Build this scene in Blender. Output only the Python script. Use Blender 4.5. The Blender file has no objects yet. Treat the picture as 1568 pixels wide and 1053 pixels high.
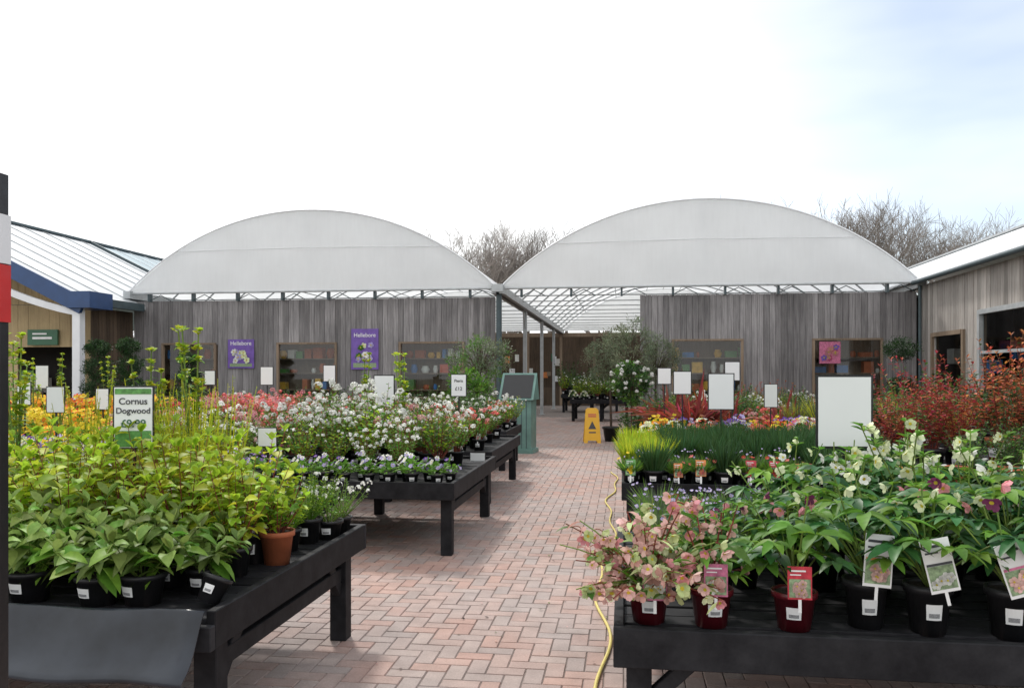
import bpy, math, random
from mathutils import Vector, Matrix, Quaternion
R0=random.Random(7)
scene=bpy.context.scene
V=Vector
UP=V((0,0,1))
# ------------------------------------------------------------------ materials
MATS={}
def newmat(name):
    m=bpy.data.materials.new(name); m.use_nodes=True
    nt=m.node_tree; nt.nodes.clear()
    out=nt.nodes.new('ShaderNodeOutputMaterial')
    MATS[name]=m
    return m,nt,out
def N(nt,t,**k):
    n=nt.nodes.new(t)
    for a,b in k.items(): setattr(n,a,b)
    return n
def mathn(nt,op,a,b=None):
    n=N(nt,'ShaderNodeMath',operation=op)
    for i,v in enumerate((a,b)):
        if v is None: continue
        if isinstance(v,(int,float)): n.inputs[i].default_value=v
        else: nt.links.new(v,n.inputs[i])
    return n.outputs[0]
def maprange(nt,src,a,b,lo,hi):
    n=N(nt,'ShaderNodeMapRange')
    nt.links.new(src,n.inputs[0])
    for i,v in enumerate((a,b,lo,hi)): n.inputs[i+1].default_value=v
    return n.outputs[0]
def noise(nt,scale,vec=None,detail=4,rough=.55):
    n=N(nt,'ShaderNodeTexNoise'); n.inputs['Scale'].default_value=scale
    n.inputs['Detail'].default_value=detail; n.inputs['Roughness'].default_value=rough
    if vec is not None: nt.links.new(vec,n.inputs['Vector'])
    return n.outputs[0]
def coords(nt,scale=(1,1,1),kind='Object'):
    t=N(nt,'ShaderNodeTexCoord'); m=N(nt,'ShaderNodeMapping')
    m.inputs['Scale'].default_value=scale
    nt.links.new(t.outputs[kind],m.inputs[0]); return m.outputs[0]
def mixc(nt,f,a,b,bt='MIX'):
    n=N(nt,'ShaderNodeMix',data_type='RGBA',blend_type=bt)
    for s,v in ((n.inputs[0],f),(n.inputs[6],a),(n.inputs[7],b)):
        if isinstance(v,(int,float)): s.default_value=v
        elif isinstance(v,tuple): s.default_value=(*v,1) if len(v)==3 else v
        else: nt.links.new(v,s)
    return n.outputs[2]
def scalec(nt,col,val):
    h=N(nt,'ShaderNodeHueSaturation')
    if isinstance(col,tuple): h.inputs['Color'].default_value=(*col,1)
    else: nt.links.new(col,h.inputs['Color'])
    nt.links.new(val,h.inputs['Value']); return h
def bump(nt,src,strength,dist=.01):
    b=N(nt,'ShaderNodeBump'); b.inputs['Strength'].default_value=strength; b.inputs['Distance'].default_value=dist
    nt.links.new(src,b.inputs['Height']); return b.outputs[0]
def leafmat(name,c,tr=.4,var=.35,rough=.5,hue=.02):
    m,nt,out=newmat(name)
    g=N(nt,'ShaderNodeNewGeometry'); o=N(nt,'ShaderNodeObjectInfo')
    v1=maprange(nt,g.outputs['Random Per Island'],0,1,1-var,1+var)
    v2=maprange(nt,o.outputs['Random'],0,1,.82,1.18)
    v=mathn(nt,'MULTIPLY',v1,v2)
    nn=noise(nt,60,coords(nt)); v3=maprange(nt,nn,.3,.7,.85,1.15)
    v=mathn(nt,'MULTIPLY',v,v3)
    h=scalec(nt,c,v)
    frac=mathn(nt,'FRACT',mathn(nt,'MULTIPLY',g.outputs['Random Per Island'],17.3))
    nt.links.new(maprange(nt,frac,0,1,.5-hue,.5+hue),h.inputs['Hue'])
    p=N(nt,'ShaderNodeBsdfPrincipled'); p.inputs['Roughness'].default_value=rough
    p.inputs['Specular IOR Level'].default_value=.25
    nt.links.new(h.outputs[0],p.inputs['Base Color'])
    t=N(nt,'ShaderNodeBsdfTranslucent')
    nt.links.new(h.outputs[0],t.inputs[0])
    mx=N(nt,'ShaderNodeMixShader'); mx.inputs[0].default_value=tr
    nt.links.new(p.outputs[0],mx.inputs[1]); nt.links.new(t.outputs[0],mx.inputs[2])
    nt.links.new(mx.outputs[0],out.inputs[0]); return m
def simple(name,c,rough=.5,var=.15,scale=8,bmp=.1,spec=.5,metal=0,island=0):
    m,nt,out=newmat(name)
    nn=noise(nt,scale,coords(nt)); v=maprange(nt,nn,.3,.7,1-var,1+var)
    if island:
        g=N(nt,'ShaderNodeNewGeometry')
        v=mathn(nt,'MULTIPLY',v,maprange(nt,g.outputs['Random Per Island'],0,1,1-island,1+island))
    h=scalec(nt,c,v)
    p=N(nt,'ShaderNodeBsdfPrincipled'); p.inputs['Roughness'].default_value=rough
    p.inputs['Specular IOR Level'].default_value=spec; p.inputs['Metallic'].default_value=metal
    nt.links.new(h.outputs[0],p.inputs['Base Color'])
    if bmp: nt.links.new(bump(nt,noise(nt,scale*4,coords(nt)),bmp),p.inputs['Normal'])
    nt.links.new(p.outputs[0],out.inputs[0]); return m
def timber(name,c1,c2,sc=(22,22,1.0),rough=.8,island=.3,stain=True,spec=.25):
    m,nt,out=newmat(name)
    g=N(nt,'ShaderNodeNewGeometry')
    co=coords(nt,sc)
    add=N(nt,'ShaderNodeVectorMath',operation='ADD')
    nt.links.new(co,add.inputs[0]); 
    cmb=N(nt,'ShaderNodeCombineXYZ'); nt.links.new(mathn(nt,'MULTIPLY',g.outputs['Random Per Island'],50),cmb.inputs[2])
    nt.links.new(cmb.outputs[0],add.inputs[1])
    n1=noise(nt,1.5,add.outputs[0],6,.65)
    col=mixc(nt,maprange(nt,n1,.32,.68,0,1),c1,c2)
    v=maprange(nt,g.outputs['Random Per Island'],0,1,1-island,1+island)
    if stain:
        n2=noise(nt,.9,coords(nt,(1,1,.6)),5,.6)
        v=mathn(nt,'MULTIPLY',v,maprange(nt,n2,.3,.7,.72,1.2))
    h=scalec(nt,col,v)
    p=N(nt,'ShaderNodeBsdfPrincipled'); p.inputs['Roughness'].default_value=rough
    p.inputs['Specular IOR Level'].default_value=spec
    nt.links.new(h.outputs[0],p.inputs['Base Color'])
    nt.links.new(bump(nt,n1,.4,.004),p.inputs['Normal'])
    nt.links.new(p.outputs[0],out.inputs[0]); return m

leafmat('lime',(.33,.48,.035),.48,.4)
leafmat('limeyellow',(.50,.54,.04),.45,.3)
leafmat('midgreen',(.085,.19,.03),.35)
leafmat('freshgreen',(.14,.29,.035),.38)
leafmat('darkgreen',(.035,.085,.022),.25)
leafmat('bluegreen',(.05,.12,.045),.25)
leafmat('hellgreen',(.045,.135,.035),.28,.45,rough=.42,hue=.03)
leafmat('greygreen',(.13,.17,.10),.25)
leafmat('variegated',(.20,.29,.07),.35,.5)
leafmat('olive',(.16,.185,.11),.25)
leafmat('topiary',(.025,.055,.02),.12,.5)
leafmat('redleaf',(.34,.05,.04),.35,.5,hue=.03)
leafmat('orangeleaf',(.50,.15,.06),.35,.45,hue=.03)
leafmat('cordy',(.22,.05,.04),.3,.4)
leafmat('stemred',(.22,.06,.04),.1)
leafmat('stemgreen',(.16,.24,.05),.2)
leafmat('bark',(.09,.065,.045),0)
leafmat('twig',(.30,.265,.24),.1,.25)
for n,c in dict(white=(.78,.78,.74),cream=(.70,.74,.48),pink=(.62,.26,.28),palepink=(.70,.46,.42),
    coral=(.72,.17,.15),rose=(.60,.10,.22),orange=(.80,.25,.02),yellow=(.80,.60,.03),purple=(.16,.07,.35),
    lilac=(.46,.40,.68),red=(.6,.03,.03),eye=(.6,.5,.05),dusky=(.55,.33,.28),greencream=(.45,.52,.24),plum=(.14,.03,.08)).items():
    leafmat('fl_'+n,c,.3,.2,.6,.015)
simple('potblack',(.016,.016,.018),.4,.3,10,.05,.35)
simple('potred',(.10,.008,.014),.3,.2,10,.02)
simple('potterra',(.42,.12,.05),.7,.15,10,.1)
simple('soil',(.03,.02,.014),.95,.4,60,.8)
simple('label',(.78,.78,.78),.4,.03,8,0)
simple('ink',(.05,.05,.06),.5,.1,8,0)
simple('barcode',(.25,.25,.26),.5,.3,200,0)
simple('tagpink',(.50,.14,.25),.35,.35,40,0)
simple('tagred',(.50,.03,.05),.35,.35,40,0)
simple('taggreen',(.10,.28,.07),.35,.4,40,0)
simple('tagorange',(.6,.2,.05),.35,.4,40,0)
simple('tagmixed',(.22,.30,.17),.35,.5,60,0)
simple('frameblack',(.012,.012,.014),.35,.1)
simple('board',(.80,.81,.82),.35,.02,3,0)
simple('boardoff',(.70,.74,.72),.35,.05,3,0)
simple('steel',(.42,.44,.45),.45,.15,5,.05,metal=.2)
simple('steeldark',(.05,.075,.085),.45,.2,5,.05)
simple('whitepaint',(.75,.76,.78),.4,.06,3,.02)
simple('bluepaint',(.02,.06,.17),.35,.15,3,.02)
simple('purpleposter',(.14,.07,.33),.4,.25,6,0)
simple('yellowplastic',(.80,.42,.01),.35,.06,6,0)
simple('hoseyellow',(.66,.54,.16),.4,.1,10,0)
simple('teal',(.13,.24,.21),.5,.2,4,.05)
simple('gutterplastic',(.022,.026,.034),.27,.5,4,.12,.4)
simple('redpanel',(.55,.02,.02),.4,.1)
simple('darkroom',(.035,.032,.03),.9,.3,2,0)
simple('greensign',(.03,.12,.06),.4,.1)
simple('box_r',(.5,.08,.04),.5,.2);simple('box_b',(.05,.2,.5),.5,.2);simple('box_y',(.7,.4,.05),.5,.2);simple('box_w',(.7,.7,.66),.5,.1)
timber('clad',(.30,.285,.285),(.145,.136,.14))
timber('cladright',(.46,.43,.40),(.28,.25,.23))
timber('cladbrown',(.13,.09,.06),(.06,.045,.035))
timber('tanboards',(.52,.40,.23),(.40,.30,.17),island=.1)
timber('frametimber',(.28,.21,.15),(.19,.14,.10),island=.15)
timber('blacktimber',(.009,.009,.011),(.024,.024,.027),sc=(6,6,6),rough=.62,island=.35,spec=.16)
# film
m,nt,out=newmat('film')
n1=noise(nt,1.2,coords(nt,(1,1,1)),4); n2=noise(nt,3,coords(nt,(6,1,.6)),4)
v=mathn(nt,'MULTIPLY',maprange(nt,n1,.3,.7,.97,1.02),maprange(nt,n2,.3,.7,.98,1.01))
h=scalec(nt,(.93,.945,.955),v)
d=N(nt,'ShaderNodeBsdfDiffuse'); t=N(nt,'ShaderNodeBsdfTranslucent')
nt.links.new(h.outputs[0],d.inputs[0]); nt.links.new(h.outputs[0],t.inputs[0])
mx=N(nt,'ShaderNodeMixShader'); mx.inputs[0].default_value=.5
nt.links.new(d.outputs[0],mx.inputs[1]); nt.links.new(t.outputs[0],mx.inputs[2])
nt.links.new(mx.outputs[0],out.inputs[0])
# glass
m,nt,out=newmat('glass')
t=N(nt,'ShaderNodeBsdfTransparent'); gl=N(nt,'ShaderNodeBsdfGlossy'); gl.inputs['Roughness'].default_value=.02
t.inputs[0].default_value=(.8,.84,.84,1)
mx=N(nt,'ShaderNodeMixShader'); mx.inputs[0].default_value=.06
nt.links.new(t.outputs[0],mx.inputs[1]); nt.links.new(gl.outputs[0],mx.inputs[2]); nt.links.new(mx.outputs[0],out.inputs[0])
for nm,c in (('roofwhite',(.50,.52,.54)),('roofblue',(.30,.38,.42)),('roofright',(.66,.68,.70))):
    m,nt,out=newmat(nm)
    w=N(nt,'ShaderNodeTexWave'); w.inputs['Scale'].default_value=.8; w.bands_direction='Y'
    nt.links.new(coords(nt),w.inputs[0])
    p=N(nt,'ShaderNodeBsdfPrincipled'); p.inputs['Roughness'].default_value=.6; p.inputs['Specular IOR Level'].default_value=.2
    h=scalec(nt,c,maprange(nt,noise(nt,1.5,coords(nt)),.3,.7,.9,1.06)); nt.links.new(h.outputs[0],p.inputs['Base Color'])
    nt.links.new(bump(nt,w.outputs[0],.5,.04),p.inputs['Normal']); nt.links.new(p.outputs[0],out.inputs[0])
# pavers
m,nt,out=newmat('paver')
g=N(nt,'ShaderNodeNewGeometry'); rnd=g.outputs['Random Per Island']
cr=N(nt,'ShaderNodeValToRGB'); nt.links.new(rnd,cr.inputs[0])
e=cr.color_ramp.elements; e[0].position=0; e[0].color=(.36,.225,.19,1); e[1].position=1; e[1].color=(.40,.31,.275,1)
for p_,c_ in ((.25,(.42,.275,.23)),(.45,(.35,.275,.25)),(.62,(.44,.29,.245)),(.8,(.32,.255,.235))):
    x=cr.color_ramp.elements.new(p_); x.color=(*c_,1)
co=coords(nt)
big=noise(nt,.7,co,5,.6)
col=mixc(nt,maprange(nt,big,.42,.62,0,.55),cr.outputs[0],(.34,.30,.285))
fine=noise(nt,90,co,4,.7); mid=noise(nt,5,co,5,.65)
v=mathn(nt,'MULTIPLY',maprange(nt,fine,.25,.75,.8,1.18),maprange(nt,mid,.3,.7,.8,1.12))
h=scalec(nt,col,v)
p=N(nt,'ShaderNodeBsdfPrincipled'); p.inputs['Roughness'].default_value=.75; p.inputs['Specular IOR Level'].default_value=.3
nt.links.new(h.outputs[0],p.inputs['Base Color']); nt.links.new(bump(nt,fine,.35,.003),p.inputs['Normal'])
nt.links.new(p.outputs[0],out.inputs[0])
simple('joint',(.17,.14,.125),.95,.35,25,.5)
simple('groundfar',(.16,.16,.12),.95,.3,.3,.3)

# ------------------------------------------------------------------ mesh builder
class MB:
    def __init__(s): s.v=[];s.f=[];s.m=[];s.s=[];s.names=[]
    def mi(s,n):
        if n not in s.names: s.names.append(n)
        return s.names.index(n)
    def add(s,vs,fs,mat,smooth=False):
        o=len(s.v); s.v.extend([tuple(x) for x in vs]); k=s.mi(mat)
        for f in fs: s.f.append(tuple(o+i for i in f)); s.m.append(k); s.s.append(smooth)
    def mesh(s,name):
        me=bpy.data.meshes.new(name); me.from_pydata(s.v,[],s.f)
        for n in s.names: me.materials.append(MATS[n])
        me.polygons.foreach_set('material_index',s.m); me.polygons.foreach_set('use_smooth',s.s)
        me.update(); return me
def obj(name,data,parent=None,loc=(0,0,0),rot=0,sc=1):
    o=bpy.data.objects.new(name,data); scene.collection.objects.link(o)
    o.location=loc; o.rotation_euler=(0,0,rot)
    o.scale=(sc,sc,sc) if not isinstance(sc,tuple) else sc
    if parent: o.parent=parent
    return o
def put(mb,name,parent=None,**k): return obj(name,mb.mesh(name),parent,**k)
def empty(name,loc=(0,0,0)):
    return obj(name,None,None,loc)
def box(mb,x0,x1,y0,y1,z0,z1,mat):
    vs=[(x0,y0,z0),(x1,y0,z0),(x1,y1,z0),(x0,y1,z0),(x0,y0,z1),(x1,y0,z1),(x1,y1,z1),(x0,y1,z1)]
    mb.add(vs,[(0,3,2,1),(4,5,6,7),(0,1,5,4),(1,2,6,5),(2,3,7,6),(3,0,4,7)],mat)
def obox(mb,a,b,w,h,mat):
    a=V(a);b=V(b); d=(b-a).normalized(); s=d.cross(UP)
    if s.length<.01: s=V((1,0,0))
    s.normalize(); n=s.cross(d); vs=[]
    for p in (a,b):
        for i,j in ((-1,-1),(1,-1),(1,1),(-1,1)): vs.append(p+s*(i*w/2)+n*(j*h/2))
    mb.add(vs,[(0,3,2,1),(4,5,6,7),(0,1,5,4),(1,2,6,5),(2,3,7,6),(3,0,4,7)],mat)
def tube(mb,pts,r0,r1,mat,n=5,smooth=True,cap=False):
    pts=[V(p) for p in pts]; k=len(pts); vs=[]
    for i,p in enumerate(pts):
        d=(pts[min(i+1,k-1)]-pts[max(i-1,0)]); d.normalize()
        a=d.cross(V((0,1,0)) if abs(d.y)<.9 else V((1,0,0))); a.normalize(); b=d.cross(a)
        r=r0+(r1-r0)*i/(k-1)
        for j in range(n):
            t=2*math.pi*j/n; vs.append(p+a*(math.cos(t)*r)+b*(math.sin(t)*r))
    fs=[]
    for i in range(k-1):
        for j in range(n):
            fs.append((i*n+j,i*n+(j+1)%n,(i+1)*n+(j+1)%n,(i+1)*n+j))
    if cap: fs.append(tuple(range(n))); fs.append(tuple((k-1)*n+j for j in range(n)))
    mb.add(vs,fs,mat,smooth)
def lathe(mb,prof,mat,n=16,c=(0,0,0),smooth=True,top=None):
    vs=[];fs=[]
    for r,z in prof:
        for j in range(n):
            t=2*math.pi*j/n; vs.append((c[0]+r*math.cos(t),c[1]+r*math.sin(t),c[2]+z))
    for i in range(len(prof)-1):
        for j in range(n): fs.append((i*n+j,i*n+(j+1)%n,(i+1)*n+(j+1)%n,(i+1)*n+j))
    mb.add(vs,fs,mat,smooth)
    if top: 
        k=len(prof)-1
        mb.add([vs[k*n+j] for j in range(n)],[tuple(range(n))],top)
def leaf(mb,r,p,d,L,W,mat,droop=.3,fold=.2,roll=.5,round_=.8):
    d=d.normalized(); s=d.cross(UP)
    if s.length<.05: s=V((1,0,0))
    s.normalize(); n=s.cross(d)
    a=r.uniform(-roll,roll); s,n=s*math.cos(a)+n*math.sin(a), n*math.cos(a)-s*math.sin(a)
    def c(t): return p+d*(L*t)+V((0,0,-droop*L*t*t))
    vs=[c(0)]
    for t,w in ((.25,.82),(.55,1.0),(.82,.58*round_+.1)):
        q=c(t); hw=W*.5*w; e=n*(fold*W*w)
        vs+= [q-s*hw+e,q,q+s*hw+e]
    vs.append(c(1))
    mb.add(vs,[(0,2,1),(0,3,2),(1,2,5,4),(2,3,6,5),(4,5,8,7),(5,6,9,8),(7,8,10),(8,9,10)],mat,True)
def sleaf(mb,r,p,d,L,W,mat,roll=1.2):
    d=d.normalized(); s=d.cross(UP)
    if s.length<.05: s=V((1,0,0))
    s.normalize(); n=s.cross(d)
    a=r.uniform(-roll,roll); s=s*math.cos(a)+n*math.sin(a)
    mb.add([p,p+d*(L*.5)-s*(W*.5),p+d*L,p+d*(L*.5)+s*(W*.5)],[(0,1,2,3)],mat,True)
def rdir(r,zmin=-1,zmax=1):
    z=r.uniform(zmin,zmax); a=r.uniform(0,2*math.pi); q=math.sqrt(max(0,1-z*z))
    return V((q*math.cos(a),q*math.sin(a),z))
def pot(mb,r,h,mat='potblack',label=True,c=(0,0,0),n=16,la=0):
    lathe(mb,[(.0,0.001),(.74*r,0),(.95*r,h*.84),(1.06*r,h*.845),(1.07*r,h),(.97*r,h),(.95*r,h*.93)],mat,n,c,True,'soil')
    if label:
        vs=[];k=5
        for i in range(k+1):
            a=-math.pi/2+la+(i/k-.5)*.75
            for z in (.34*h,.66*h):
                rr=r*(.74+.21*z/(h*.84))+.003
                vs.append((c[0]+rr*math.cos(a),c[1]+rr*math.sin(a),c[2]+z))
        mb.add(vs,[(2*i,2*i+2,2*i+3,2*i+1) for i in range(k)],'label')
        vs=[]
        for i in range(k):
            a=-math.pi/2+la+(i/(k-1)-.5)*.5
            for z in (.39*h,.48*h):
                rr=r*(.74+.21*z/(h*.84))+.0045
                vs.append((c[0]+rr*math.cos(a),c[1]+rr*math.sin(a),c[2]+z))
        mb.add(vs,[(2*i,2*i+2,2*i+3,2*i+1) for i in range(k-1)],'barcode')
def tag(mb,r,p,w,h,matc,tilt=.25,yaw=0,roll=0,white=True,stake=.05,disk=None):
    M=Matrix.Translation(p)@Matrix.Rotation(yaw,4,'Z')@Matrix.Rotation(roll,4,'Y')@Matrix.Rotation(-tilt,4,'X')
    def q(x0,x1,z0,z1,off,mat,th=0):
        vs=[M@V((x0,off,z0)),M@V((x1,off,z0)),M@V((x1,off,z1)),M@V((x0,off,z1))]
        mb.add(vs,[(0,1,2,3)],mat)
    q(-w/2,w/2,0,h,0,'label' if white else matc)
    if white:
        q(-w*.44,w*.44,h*.06,h*.50,-.002,'tagmixed'); q(-w*.44,w*.44,h*.505,h*.55,-.002,matc)
    else: q(-w*.44,w*.44,h*.06,h*.62,-.002,'tagmixed')
    q(-w*.4,w*.25,h*.84,h*.89,-.002,'ink' if white else 'label'); q(-w*.4,w*.05,h*.73,h*.765,-.002,'ink' if white else 'label')
    for k in range(6):
        cx=r.uniform(-.27,.27)*w; cz=h*r.uniform(.16,.42 if white else .5)
        for j in range(5):
            a=2*math.pi*j/5+k
            c=V((cx+math.cos(a)*w*.10,-.0035-k*.0008,cz+math.sin(a)*w*.10)); rr=w*.095
            vs=[M@(c+V((rr*math.cos(b*1.047),0,rr*math.sin(b*1.047)))) for b in range(6)]
            mb.add(vs,[tuple(range(6))],disk or 'fl_palepink')
        c=V((cx,-.0045-k*.0008,cz)); rr=w*.04
        mb.add([M@(c+V((rr*math.cos(b*1.047),0,rr*math.sin(b*1.047)))) for b in range(6)],[tuple(range(6))],'fl_eye')
    if stake: 
        vs=[M@V((-.006,.001,-stake)),M@V((.006,.001,-stake)),M@V((.006,.001,0)),M@V((-.006,.001,0))]
        mb.add(vs,[(0,1,2,3)],'label')
def bend(p,d,L,curl,n=5):
    pts=[p];q=p.copy();dd=d.normalized()
    for i in range(n):
        q=q+dd*(L/n); pts.append(q.copy()); dd=(dd+V((0,0,curl/n))).normalized()
    return pts
def at(pts,t):
    x=t*(len(pts)-1); i=min(int(x),len(pts)-2); return pts[i].lerp(pts[i+1],x-i)
def ball(mb,r,p,rad,n,mat,sz,zmin=-.3):
    for i in range(n):
        d=rdir(r,zmin,1); q=p+d*rad*r.uniform(.75,1.05)
        t=d.cross(rdir(r)); t.normalize(); b=d.cross(t)
        mb.add([q-t*sz-b*sz*.2,q-b*sz,q+t*sz+b*.2*sz,q+b*sz],[(0,1,2,3)],mat,True)
def flower(mb,r,p,d,size,mat,eye='fl_eye',n=5,cup=.35):
    d=d.normalized(); a=d.cross(UP)
    if a.length<.05: a=V((1,0,0))
    a.normalize(); b=d.cross(a); o=r.uniform(0,6)
    for j in range(n):
        t=2*math.pi*j/n+o; e=a*math.cos(t)+b*math.sin(t); s=-a*math.sin(t)+b*math.cos(t)
        L=size*.5*r.uniform(.85,1.1); e2=(e+d*cup*r.uniform(.6,1.5)).normalized(); W=L*1.0
        vs=[p,p+e2*L*.5-s*W*.42,p+e2*L*.5+s*W*.42,p+e2*L*.9-s*W*.38,p+e2*L*.9+s*W*.38,p+e2*L*1.08+d*L*.08]
        mb.add(vs,[(0,1,2),(1,3,4,2),(3,5,4)],mat,True)
    if eye:
        vs=[p+d*size*.1+(a*math.cos(k*1.047)+b*math.sin(k*1.047))*size*.13 for k in range(6)]
        mb.add(vs,[tuple(range(6))],eye)
# ------------------------------------------------------------------ plants
def leafy(seed,H=.5,Rd=.25,nst=14,lv=10,L=.09,W=.05,lm='lime',sm='stemred',pr=.085,ph=.15,pm='potblack',tip=None,start=.2,droop=.35,curl=.2,label=True,small=False,tagc=None,lm2=None):
    r=random.Random(seed); mb=MB(); 
    if pr: pot(mb,pr,ph,pm,label,la=r.uniform(-.3,.3))
    for i in range(nst):
        az=2*math.pi*(i+r.random()*.8)/nst; tl=math.atan2(Rd,H)*math.sqrt(r.random())*1.25
        d=V((math.sin(tl)*math.cos(az),math.sin(tl)*math.sin(az),math.cos(tl)))
        p=V((math.cos(az)*pr*.35,math.sin(az)*pr*.35,ph*.9)); LL=H*r.uniform(.6,1.12)
        pts=bend(p,d,LL,curl); tube(mb,pts,.0035,.0015,sm,4)
        for k in range(lv):
            t=start+(1-start)*(k+r.random()*.5)/lv; q=at(pts,min(t,1))
            a=r.uniform(0,6.283); ld=V((math.cos(a),math.sin(a),r.uniform(-.1,.8)))+V((d.x,d.y,0))*.5
            l=L*r.uniform(.65,1.15)*(1.0 if t<.85 else .7); w=W*l/L
            mm=lm if (not lm2 or r.random()<.6) else lm2
            if small: sleaf(mb,r,q,ld,l,w,mm)
            else: leaf(mb,r,q,ld,l,w,mm,droop*r.uniform(.5,1.4))
        if not small:
            for k in range(3):
                a=r.uniform(0,6.28); leaf(mb,r,pts[-1],V((math.cos(a),math.sin(a),1.2)),L*.7,W*.6,lm,.1)
        if tip: tip(mb,r,pts[-1],d)
    if tagc: tag(mb,r,V((r.uniform(-.03,.03),-pr*.9,ph*.95)),.055,.09,tagc[0],yaw=r.uniform(-.3,.3),roll=r.uniform(-.15,.15),disk=tagc[1])
    return mb.mesh('plant')
def grass(seed,n=260,H=.35,spread=.5,W=.006,mat='darkgreen',mat2=None,pr=.07,ph=.11,flowers=None,nf=0,fs=.03,droop=.25,pm='potblack',lab=True,tagc=None):
    r=random.Random(seed); mb=MB()
    if pr: pot(mb,pr,ph,pm,lab,la=r.uniform(-.3,.3))
    for i in range(n):
        az=r.uniform(0,6.283); tl=spread*math.sqrt(r.random())
        d=V((math.sin(tl)*math.cos(az),math.sin(tl)*math.sin(az),math.cos(tl)))
        p=V((math.cos(az),math.sin(az),0))*(max(pr,.05)*.8*math.sqrt(r.random()))+V((0,0,ph*.9))
        l=H*r.uniform(.5,1.15)*r.uniform(.85,1.1); W2=W*r.uniform(.7,1.3)
        s=d.cross(rdir(r)); s.normalize()
        e=V((0,0,-droop*l*math.sin(tl)))
        m_=mat if (not mat2 or r.random()<.6) else mat2
        mb.add([p-s*W2*.4,p+s*W2*.4,p+d*l*.55-s*W2*.5+e*.3,p+d*l*.55+s*W2*.5+e*.3,p+d*l+e],[(0,1,3,2),(2,3,4)],m_,True)
    for i in range(nf):
        az=r.uniform(0,6.283); tl=spread*1.1*math.sqrt(r.random())
        d=V((math.sin(tl)*math.cos(az),math.sin(tl)*math.sin(az),math.cos(tl)))
        flower(mb,r,V((0,0,ph))+d*H*r.uniform(.85,1.1),(d+V((0,-.9,.4))),fs*r.uniform(.8,1.2),r.choice(flowers))
    if tagc: tag(mb,r,V((r.uniform(-.02,.02),-pr*1.05,ph*.75)),.068,.11,tagc[0],disk=tagc[1],white=False,yaw=r.uniform(-.2,.2))
    return mb.mesh('plant')
def bedding(seed,fm,lm='midgreen',H=.14,Rd=.12,nl=60,nf=14,fs=.045,pr=.055,ph=.085,ll=.05,lab=True,eye='fl_eye'):
    r=random.Random(seed); mb=MB(); pot(mb,pr,ph,'potblack',lab,la=r.uniform(-.3,.3),n=12)
    for i in range(nl):
        d=rdir(r,.0,1); p=V((0,0,ph))+V((d.x*Rd,d.y*Rd,d.z*H))*r.uniform(.3,.9)
        leaf(mb,r,p,d+V((0,0,.3)),ll*r.uniform(.7,1.2),ll*.5,lm,.3)
    for i in range(nf):
        d=rdir(r,.2,1); p=V((0,0,ph))+V((d.x*Rd,d.y*Rd,d.z*H))*r.uniform(1.0,1.25)
        flower(mb,r,p,d+V((0,-.6,.2)),fs*r.uniform(.8,1.2),r.choice(fm),eye)
    return mb.mesh('plant')
def palmate(mb,r,p,d,L,mat,n=6):
    h=V((d.x,d.y,0)); h=h.normalized() if h.length>.01 else V((1,0,0)); s=h.cross(UP)
    for j in range(n):
        a=(j/(n-1)-.5)*3.9
        e=h*math.cos(a)+s*math.sin(a)+V((0,0,r.uniform(-.05,.35)))
        leaf(mb,r,p,e,L*(1-.35*abs(j/(n-1)-.5)*1.4)*r.uniform(.85,1.1),L*.34,mat,.45,.16,.4)
def hellebore(seed,fl,lm='hellgreen',pm='potblack',pr=.085,ph=.17,H=.33,nl=13,nfl=3,L=.13,fs=.06,tagc=None,bigtag=None,spread=.8,lean=(0,0),lm2='freshgreen'):
    r=random.Random(seed); mb=MB(); pot(mb,pr,ph,pm,True,la=r.uniform(-.25,.25),n=20)
    for i in range(nl):
        az=2*math.pi*(i+r.random())/nl; tl=r.uniform(.2,1)*spread
        d=V((math.sin(tl)*math.cos(az),math.sin(tl)*math.sin(az),math.cos(tl)))
        pts=bend(V((0,0,ph*.9)),d,H*r.uniform(.55,1.12),-.5); tube(mb,pts,.004,.003,'stemgreen',5)
        palmate(mb,r,pts[-1],pts[-1]-pts[-3],L*r.uniform(.75,1.2),lm if r.random()<.65 else lm2,r.choice((5,6,7)))
    for i in range(nfl):
        az=r.uniform(0,6.28); tl=r.uniform(0,.75)*spread
        d=V((math.sin(tl)*math.cos(az)+lean[0],math.sin(tl)*math.sin(az)+lean[1],math.cos(tl)))
        pts=bend(V((0,0,ph*.9)),d,H*r.uniform(1.15,1.7),-.15); tube(mb,pts,.0045,.003,'stemred' if fl[0] in('fl_dusky','fl_palepink') else 'stemgreen',5)
        for k in range(r.choice((1,2,2))):
            a=r.uniform(0,6.28); e=V((math.cos(a),math.sin(a),.25)); q=at(pts,r.uniform(.8,1)) 
            pp=bend(q,e,.05,-1.4,3); tube(mb,pp,.0025,.002,'stemgreen',4)
            dd=V((math.cos(a),math.sin(a)-.4,r.uniform(-.9,.0)))
            flower(mb,r,pp[-1],dd,fs*r.uniform(.8,1.25),r.choice(fl),'fl_eye',5,.6)
            for j in range(3):
                a2=r.uniform(0,6.28); leaf(mb,r,q,V((math.cos(a2),math.sin(a2),.6)),L*.5,L*.17,'freshgreen',.2)
    if tagc: tag(mb,r,V((r.uniform(-.02,.03),-pr*1.0-.02,ph*.93)),.09,.125,tagc[0],white=False,disk=tagc[1],tilt=.05)
    if bigtag: tag(mb,r,V((r.uniform(-.02,.02),-pr*1.25-.03,ph*1.0)),.105,.20,bigtag[0],white=True,disk=bigtag[1],tilt=.05,roll=bigtag[2])
    return mb.mesh('plant')
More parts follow.
